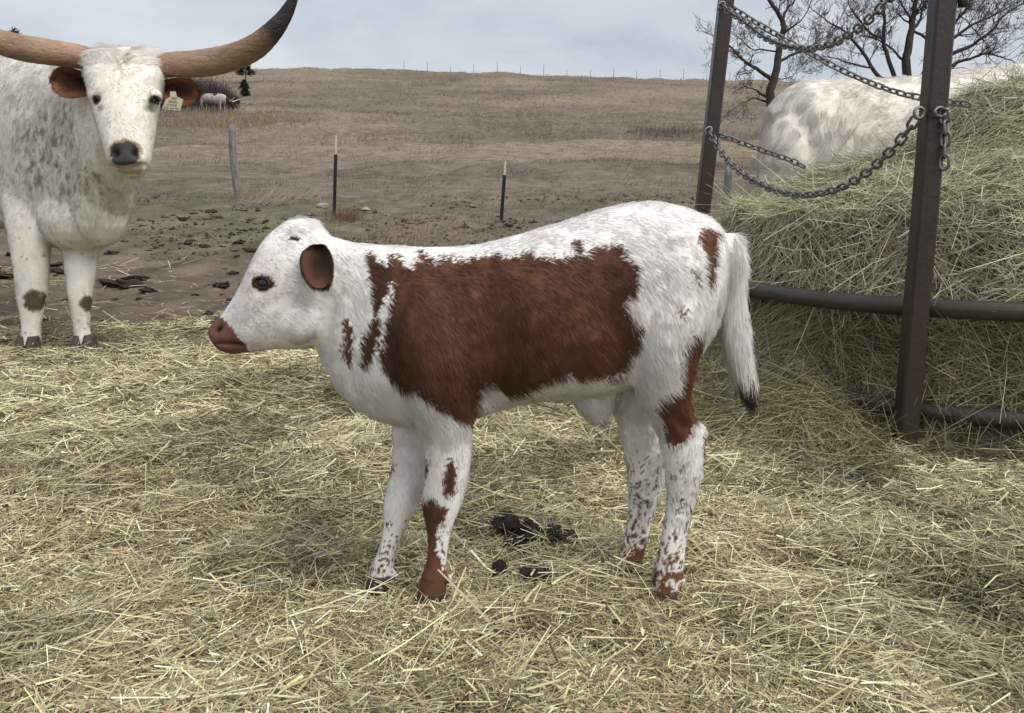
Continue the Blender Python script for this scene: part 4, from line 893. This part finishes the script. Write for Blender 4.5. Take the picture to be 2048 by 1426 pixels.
# ------------------------------------------------------------------ fence posts, stones, dung
def t_post(px0, py0, px1, py1, Y, split, label):
    b, t = P(px0, py0, Y), P(px1, py1, Y); b = np.array((b[0], b[1], float(gz(b[0], b[1])) - .15)); r = empty('t_post', (b[0], b[1], b[2] + .15), label, 'fence post', 'steel fence posts')
    def piece(a, c, w, mt, nm):
        m = MB()
        for (u, v, su, sv) in ((0, 0, w, .005), (0, .015, .005, .018)):
            V = [q + np.array((u + i_ * su, v + j_ * sv, 0)) for q in (a, c) for i_, j_ in ((-1, -1), (1, -1), (1, 1), (-1, 1))]
            m.add(V, [(0, 1, 5, 4), (1, 2, 6, 5), (2, 3, 7, 6), (3, 0, 4, 7), (4, 5, 6, 7), (3, 2, 1, 0)])
        m.build(nm, mt, r, smooth=False)
    s = b + (t - b) * split; piece(b, s, .026, M['tpost'], 'shaft'); piece(s + (t - b) * .0004, t, .014, M['twhite'], 'painted_tip')
    for k in range(9):
        z = b + (s - b) * (.25 + .08 * k); m = MB(); ellipsoid(m, z + np.array((0, -.007, 0)), (.010, .008, .012), 6, 3); m.build('stud', M['tpost'], r)
t_post(667, 432, 672.5, 270, 13.4, .79, 'dark steel fence post with pale tip standing beyond the calf ear, left one')
t_post(1001, 466, 1011, 322, 12.6, .80, 'dark steel fence post with pale tip rising behind the calf back, right one')
def wood_post(pts, Y, w, label):
    q = np.array([P(a, b, Y) for a, b in pts]); q[0, 2] = float(gz(q[0, 0], q[0, 1])) - .1; m = MB(); st = []
    q = catmull(q, 4); rng = np.random.default_rng(int(w * 1000) + len(pts)); n = 11; th = np.linspace(0, 2 * np.pi, n, endpoint=False); jit = 1 + .16 * rng.normal(0, 1, n); V = []
    for k, c in enumerate(q):
        for a, s in zip(th, jit): V.append(c + np.array((math.cos(a), math.sin(a), 0)) * w * s * (1.06 - .10 * k / len(q)) * (1 + .04 * rng.normal()))
    K = len(q); Q = [(k * n + i, k * n + (i + 1) % n, (k + 1) * n + (i + 1) % n, (k + 1) * n + i) for k in range(K - 1) for i in range(n)]
    V.append(q[-1] + np.array((0, 0, .015))); T = [((K - 1) * n + i, (K - 1) * n + (i + 1) % n, K * n) for i in range(n)]
    m.add(V, Q, T); o = m.build('wooden_post', M['wood'], None); return tag(o, label, 'fence post', 'weathered wooden fence posts')
wood_post([(479, 402), (472, 360), (466, 310), (464, 250)], 16.2, .062, 'crooked grey wooden fence post standing in the pasture')
wood_post([(1452, 450), (1454, 400), (1458, 335)], 11.5, .062, 'grey wooden post just behind the far feeder post')
for k, px in enumerate(np.linspace(830, 1500, 17)):                                         # fence line along the crest
    Yf = 137 + 1.5 * math.sin(k); X = (px - CX) / FPX * Yf * 1.062; z = float(gz(X, Yf)); h = 1.45 + .25 * math.sin(k * 2.3)
    m = MB(); tube(m, [np.array((X, Yf, z - .2)), np.array((X + .04 * math.sin(k * 1.7), Yf, z + h))], [.04, .035], 5); tag(m.build('hilltop_post', M['wood'], None), 'thin far off fence post standing on the crest of the hill', 'fence post', 'fence posts along the hilltop')
def lump(seed, rough=.35, nu=16, nv=10):
    m = MB(); ellipsoid(m, (0, 0, 0), (1, 1, 1), nu, nv); V, F = m.data(); V = V * (1 + rough * (vn3(V * 1.6 + seed * 7, seed) - .5) * 2 + rough * .6 * (vn3(V * 4 + seed, seed + 3) - .5) * 2)[:, None]
    return V, F
def lump_mesh(nm, seed, mt, rough=.35):
    V, F = lump(seed, rough); me = np_mesh(nm, V, F); me.materials.append(mt); return me
CL = [lump_mesh('dung_clod', s, M['dungdry'], .75) for s in range(6)]
rng = random.Random(5); spots = [(255, 575, 34), (300, 583, 20), (440, 573, 20), (465, 548, 10), (410, 495, 12), (500, 503, 14), (215, 652, 26), (420, 425, 14), (365, 440, 10), (230, 602, 10), (5, 555, 24), (270, 562, 26), (25, 512, 12), (480, 486, 16), (225, 508, 14), (120, 545, 16), (110, 532, 14)]
for _ in range(60): spots.append((rng.uniform(-60, 640) if rng.random() < .75 else rng.uniform(640, 1500), rng.uniform(440, 645), rng.uniform(3, 9)))
for k, (px, py, r) in enumerate(spots):
    g = G(px, py); s = r / FPX * g[1] * .8; o = bpy.data.objects.new('dung_clod', CL[k % 6]); COL.objects.link(o)
    o.location = (g[0], g[1], g[2] + s * .12); o.scale = (s * rng.uniform(.9, 1.3), s * rng.uniform(.8, 1.1), s * rng.uniform(.28, .50)); o.rotation_euler = (rng.uniform(-.2, .2), rng.uniform(-.2, .2), rng.uniform(0, 6.28))
    tag(o, 'largest dark dung heap on the dirt right of the longhorn hooves' if k == 0 else 'dark crumbly dung clod lying on the bare trampled dirt', 'dung', 'dung clods on the bare dirt')
def crumbs(n, seed):
    rng = np.random.default_rng(seed); y = 4.6 * (17 / 4.6) ** rng.random(n); x = (rng.random(n) * 2 - 1) * (.72 * y + 1)
    k = fbm2(x * .8, y * .5, 4, 91); keep = (rng.random(n) < sm(.42, .62, k)) & (strawmask(x, y) < .75); x, y = x[keep], y[keep]; n = len(x)
    B = np.array([(1, 0, 0), (-1, 0, 0), (0, 1, 0), (0, -1, 0), (0, 0, 1), (0, 0, -1)], float); T = np.array([(0, 2, 4), (2, 1, 4), (1, 3, 4), (3, 0, 4), (2, 0, 5), (1, 2, 5), (3, 1, 5), (0, 3, 5)])
    s_ = np.clip(rng.lognormal(-4.1, .6, n), .006, .07); sc = s_[:, None, None] * rng.uniform(.6, 1.3, (n, 1, 3)) * np.array((1, 1, .6)); V = B[None] * sc * rng.uniform(.6, 1.35, (n, 6, 1)); a = rng.uniform(0, 6.28, n)
    V = np.stack([V[..., 0] * np.cos(a)[:, None] - V[..., 1] * np.sin(a)[:, None], V[..., 0] * np.sin(a)[:, None] + V[..., 1] * np.cos(a)[:, None], V[..., 2]], -1) + np.stack([x, y, gz(x, y) + s_ * .15], 1)[:, None]
    c = palette(n, rng, [(.11, .082, .058), (.17, .13, .09), (.06, .046, .035), (.25, .195, .125)], [4, 4, 3, 1])
    F = (np.arange(n)[:, None, None] * 6 + T[None]).reshape(-1, 3); o = obj('dirt_crumbs', V.reshape(-1, 3), F, M['grass'], None, {'tint': np.repeat(c, 6, 0)}, smooth=True)
    return tag(o, 'loose crumbs of dirt and dried dung over the trampled ground', 'dirt', None, 'stuff')
crumbs(26000, 15)
r = empty('dung_pile', G(1050, 1090), 'dark wet dung pile in the straw under the calf belly', 'dung')
for k, (px, py, a, b, c) in enumerate(((1018, 1068, .034, .05, .030), (1075, 1085, .030, .045, .018), (1115, 1088, .028, .04, .016), (1145, 1092, .018, .03, .010), (1035, 1105, .035, .04, .012), (998, 1158, .016, .02, .016), (1075, 1168, .030, .03, .008), (1050, 1078, .02, .03, .022))):
    V, F = lump(20 + k, .48, 22, 14); c = c * .75; g = G(px, py); V = V * np.array((a, b, c)) + np.array((g[0], g[1], g[2] + c * .55 + .018)); obj('dung_lump', V, F, M['dung'], r)
for px, py, r_, lab in ((645, 414, 11, 'larger pale flat stone in the grass just left of the left steel post'), (732, 421, 9, 'small pale stone in the grass right of the left steel post')):
    g = G(px, py); s = r_ / FPX * g[1]; V, F = lump(40 + r_, .3); o = link('stone', np_mesh('stone', V, F), M['stone']); o.location = (g[0], g[1], g[2] + s * .15); o.scale = (s, s * .8, s * .5); tag(o, lab, 'stone')

# ------------------------------------------------------------------ weeds, thicket, trees
def weed(px, py, n, h, spread, seed, label, col, lean=.2, name='dry_weed'):
    rng = np.random.default_rng(seed); g = G(px, py); p = np.stack([g[0] + rng.normal(0, spread, n), g[1] + rng.normal(0, spread, n), np.zeros(n)], 1); p[:, 2] = gz(p[:, 0], p[:, 1]) - .02
    d = nrmz(np.stack([rng.normal(lean, .35, n), rng.normal(0, .3, n), np.ones(n)], 1)); ln = h * rng.uniform(.5, 1.15, n); c = np.array(col) * rng.normal(1, .22, (n, 1)); wd = np.full(n, max(.004, .00038 * g[1]))
    return tag(ribbons(name, p, d, ln, wd, rng.normal(0, .25, (n, 3)) + np.array((.12, 0, -.1)), nrmz(np.stack([rng.normal(0, .4, n), -np.ones(n), np.zeros(n)], 1)), np.clip(c, .02, .7), M['grass'], seg=3, taper=.2), label, 'weed')
weed(692, 441, 420, .24, .13, 1, 'reddish brown weed tuft at the foot of the left steel post', (.20, .13, .09))
weed(503, 398, 300, .28, .20, 2, 'tan dry weed tuft beside the crooked wooden post', (.34, .26, .17), .35)
weed(560, 402, 220, .42, .40, 3, 'pale leaning dry grass stalks right of the wooden post', (.42, .35, .24), .75)['kind'] = 'stuff'
weed(840, 478, 500, .26, .45, 4, 'tan dry grass clump showing over the calf neck', (.36, .27, .18), .1)['kind'] = 'stuff'
def scatter_stuff(name, n, px0, px1, py0, py1, h, col, seed, label, cat, mt, wdk=.0004):
    rng = np.random.default_rng(seed); a, b, c_, d_ = G(px0, py1), G(px1, py1), G(px0, py0), G(px1, py0); u, v = rng.random(n), np.clip(rng.normal(.5, .22, n), -.2, 1.2)
    x = (a[0] * (1 - u) + b[0] * u) * (1 - v) + (c_[0] * (1 - u) + d_[0] * u) * v; y = (a[1] * (1 - u) + b[1] * u) * (1 - v) + (c_[1] * (1 - u) + d_[1] * u) * v
    e_ = np.sin(np.pi * np.clip(u, 0, 1)) ** .5; d = nrmz(np.stack([rng.normal(0, .3, n), rng.normal(0, .2, n), np.ones(n)], 1)); c = np.array(col) * rng.normal(1, .25, (n, 1))
    return tag(ribbons(name, np.stack([x, y, gz(x, y) - .05], 1), d, h * e_ * rng.uniform(.45, 1.1, n), np.full(n, wdk) * y, rng.normal(0, .25, (n, 3)), nrmz(np.stack([rng.normal(0, .4, n), -np.ones(n), np.zeros(n)], 1)), np.clip(c, .01, .7), mt, seg=2, taper=.35), label, cat, None, 'stuff')
scatter_stuff('thicket', 5000, 285, 480, 206, 226, 2.0, (.052, .044, .050), 11, 'dark leafless brush thicket on the hillside behind the cow', 'brush', M['grass'], .00045)
scatter_stuff('tall_grass', 4500, 270, 620, 222, 262, .55, (.31, .235, .155), 12, 'tall tan grass in front of the dark thicket', 'grass', M['grass'], .0004)
scatter_stuff('reeds', 800, 1250, 1430, 258, 280, .6, (.13, .108, .085), 13, 'thin dark reeds along the gully', 'reeds', M['grass'], .00035)

def grow(tw, p, d, ln, r, lvl, rng, droop=0.0):
    k = 5; pts = [p]; q = p.copy(); dd = d.copy()
    for s in range(k):
        dd = nrmz(dd + rng.normal(0, .17, 3) + np.array((0, 0, .05 - droop))); q = q + dd * ln / k; pts.append(q)
    pts = np.array(pts); tube(tw, pts, np.linspace(r, max(r * .4, .0035), k + 1), 5 if lvl < 1 else 3, False)
    if lvl >= 4 or ln < .10: return
    nb = rng.integers(2, 5)
    for b in range(nb):
        t = rng.uniform(.25, 1.0); a = pts[min(int(t * k), k)]; side_ = nrmz(np.cross(dd, rng.normal(0, 1, 3))); nd = nrmz(dd * .75 + side_ * rng.uniform(.45, 1.0) + np.array((0, 0, .12)))
        grow(tw, a, nd, ln * rng.uniform(.45, .75), max(r * .5, .0045), lvl + 1, rng, droop)
def bare_tree(name, Y, limbs, ground_px, label, seed, sub):
    rng = np.random.default_rng(seed); X = (ground_px - CX) / FPX * Y * 1.03; gzv = float(gz(X, Y)); rt = empty(name, (X, Y, gzv), label, 'tree', 'bare trees beyond the feeder')
    tr, tw = MB(), MB(); foot = np.array((X, Y, gzv - .15))
    for li, (pts, r0, r1, from_foot, ntw) in enumerate(limbs):
        q = [P(a, b, Y) for a, b in pts]; dY = 0.0
        if from_foot: q = [foot] + q
        q = np.array(q); k0 = 1 if from_foot else 0
        q[:, 1] += np.linspace(0, rng.uniform(-1.2, 1.2), len(q)) if not (from_foot and li == 0) else 0
        c = catmull(q, 5); c += np.cumsum(rng.normal(0, .010, c.shape), axis=0); rad = np.linspace(r0, r1, len(c)) * .72; tube(tr, c, rad, 7, True)
        for t in range(ntw):
            f = rng.uniform(.25 if not from_foot else .45, 1.0); i_ = min(int(f * (len(c) - 1)), len(c) - 2); d = nrmz(c[i_ + 1] - c[i_]); s_ = nrmz(np.cross(d, rng.normal(0, 1, 3)))
            grow(tw, c[i_], nrmz(d * .6 + s_ * .9 + np.array((0, 0, .15))), sub * rng.uniform(.5, 1.1), max(rad[i_] * .38, .006), 1, rng)
        grow(tw, c[-1], nrmz(c[-1] - c[-2]), sub, r1 * .9, 1, rng)
    tr.build('trunk', M['bark'], rt); tw.build('crown', M['twig'], rt)
T1 = [([(1537, 205), (1546, 163), (1556, 121), (1559, 91), (1566, 55), (1556, 26), (1540, 0), (1520, -40)], .19, .05, True, 9),
      ([(1543, 160), (1512, 144), (1478, 126), (1456, 109), (1430, 92)], .085, .022, False, 14), ([(1559, 121), (1590, 106), (1612, 98), (1635, 80)], .06, .02, False, 8),
      ([(1565, 66), (1578, 55), (1590, 46)], .05, .02, False, 4), ([(1564, 50), (1574, 22), (1590, 5), (1610, -20)], .06, .02, False, 9), ([(1538, 200), (1528, 188), (1518, 176)], .06, .02, False, 3), ([(1534, 204), (1510, 196), (1482, 206)], .05, .014, False, 5),
      ([(1545, 160), (1560, 157), (1590, 152), (1604, 142)], .03, .012, False, 6), ([(1556, 102), (1530, 98), (1512, 92), (1498, 70)], .035, .012, False, 9)]
bare_tree('bare_tree', 24, T1, 1530, 'slim bare tree left of the hay behind the far feeder post', 61, .75)
T2 = [([(1812, 153), (1815, 98), (1822, 60), (1826, 30), (1832, 0), (1836, -50)], .20, .06, True, 12), ([(1800, 190), (1761, 153), (1739, 115), (1715, 85), (1690, 60), (1655, 40)], .11, .025, True, 16), ([(1795, 190), (1788, 153), (1771, 100), (1768, 60), (1770, 20), (1762, -20)], .12, .04, True, 14),
      ([(1768, 80), (1740, 60), (1720, 30), (1705, 0)], .06, .02, False, 12), ([(1822, 60), (1845, 40), (1856, 10), (1870, -20)], .07, .03, False, 8), ([(1822, 62), (1843, 80), (1852, 100), (1843, 150)], .05, .07, False, 2),
      ([(1835, 190), (1870, 125), (1902, 112), (1936, 98), (1968, 80), (2004, 55), (2024, 30), (2060, 5)], .12, .03, True, 18), ([(1870, 100), (1915, 72), (1945, 52), (1985, 36), (2030, 10)], .08, .02, False, 16), ([(1880, 80), (1912, 45), (1935, 20), (1950, -10)], .07, .03, False, 12),
      ([(1840, 190), (1905, 132), (1940, 120), (1965, 108), (1990, 118), (2020, 126)], .09, .02, True, 14), ([(1968, 80), (1975, 50), (1980, 20)], .035, .015, False, 6), ([(1806, 120), (1785, 95), (1772, 80)], .05, .03, False, 4), ([(1745, 135), (1715, 122), (1690, 105), (1665, 95)], .04, .012, False, 12), ([(1826, 40), (1800, 20), (1780, -5)], .05, .02, False, 8)]
bare_tree('bare_tree', 25, T2, 1815, 'wide bare tree with many stems behind the white cow', 62, .85)
# small evergreen on the hillside and two dark shrubs under it
def evergreen(px, py, h, w, label, seed, stem=.3, name='cedar_tree', mt='cedar'):
    g = G(px, py); rng = np.random.default_rng(seed); r = empty(name, g, label, 'tree' if stem > .1 else 'shrub'); m = MB(); tube(m, [g - np.array((0, 0, .1)), g + np.array((0, 0, h * .8))], [.09, .03], 6); m.build('trunk', M['bark'], r)
    n = 900; u = rng.random(n) ** .7; z = h * (stem + (1 - stem) * (1 - u)); rad = w * (u ** .7) * rng.uniform(.3, 1.1, n) * (.75 + .5 * vn2(z * 3, z * 0, seed)); a = rng.uniform(0, 6.283, n)
    p = g + np.stack([rad * np.cos(a), rad * np.sin(a), z], 1); d = nrmz(np.stack([np.cos(a), np.sin(a), rng.normal(.35, .4, n)], 1)); c = np.array((.028, .034, .022)) * rng.normal(1, .3, (n, 1))
    ribbons('crown', p, d, rng.uniform(.12, .3, n) * h * .5, np.full(n, .09), rng.normal(0, .2, (n, 3)), nrmz(rng.normal(0, 1, (n, 3))), np.clip(c, .005, .2), M['grass'], seg=2, taper=.3, parent=r)
evergreen(492, 166, 2.6, 1.0, 'small dark cedar on the hillside under the horn', 71, .35)
evergreen(489, 178, 1.0, .55, 'small dark shrub just below the hillside cedar', 72, .02, 'dark_shrub'); evergreen(491, 192, .9, .5, 'lowest dark shrub below the hillside cedar', 73, .02, 'dark_shrub')
evergreen(36, 132, 5.2, .8, 'far treetop showing over the left horn', 74, .3)

def far_cow():
    g = G(432, 225); Y = g[1]; mb = MB(); z = g[2]; X = g[0]; A = lambda dx, zz: np.array((X + dx, Y, z + zz))
    loft(mb, [(A(-1.05, 1.12), np.array((0, 0, .12)), np.array((0, .10, 0))), (A(-.95, 1.02), np.array((0, 0, .32)), np.array((0, .25, 0))), (A(-.4, .98), np.array((0, 0, .36)), np.array((0, .34, 0))), (A(.25, .96), np.array((0, 0, .38)), np.array((0, .33, 0))), (A(.65, .95), np.array((0, 0, .33)), np.array((0, .25, 0))), (A(.95, .80), np.array((.1, 0, .2)), np.array((0, .14, 0))), (A(1.2, .58), np.array((.1, 0, .13)), np.array((0, .12, 0))), (A(1.32, .30), np.array((.08, 0, .05)), np.array((0, .08, 0)))], 16, 4)
    for dx in (-.85, .5):
        for s in (-1, 1): loft(mb, [(A(dx + .1 * s, zz) + np.array((0, s * .18, 0)), np.array((a, 0, 0)), np.array((0, a, 0))) for zz, a in ((.85, .14), (.5, .08), (.2, .055), (0, .06))], 10, 3)
    V, F = remesh(mb, .05, 3); c = np.tile(np.array((.40, .38, .36)), (len(V), 1)) * (.8 + .4 * vn3(V * 4, 501)[:, None]); c = np.where(((V[:, 0] > X + .85) | ((vn3(V * 2.2, 503) > .72)))[:, None], np.array((.03, .026, .026)), c)
    r = empty('grazing_cow', g, 'tiny white cow with dark head grazing by the far thicket', 'cow'); obj('body', V, F, M['coat'], r, {'coat': c})
    for s in (-1, 1):
        m = MB(); tube(m, catmull(np.array([A(1.1, .75) + np.array((0, s * .1, 0)), A(1.25, .85) + np.array((.1, s * .35, 0)), A(1.6, .95) + np.array((0, s * .55, .05))]), 4), np.linspace(.06, .02, 9), 7); m.build('horn', M['twhite'], r)
far_cow()
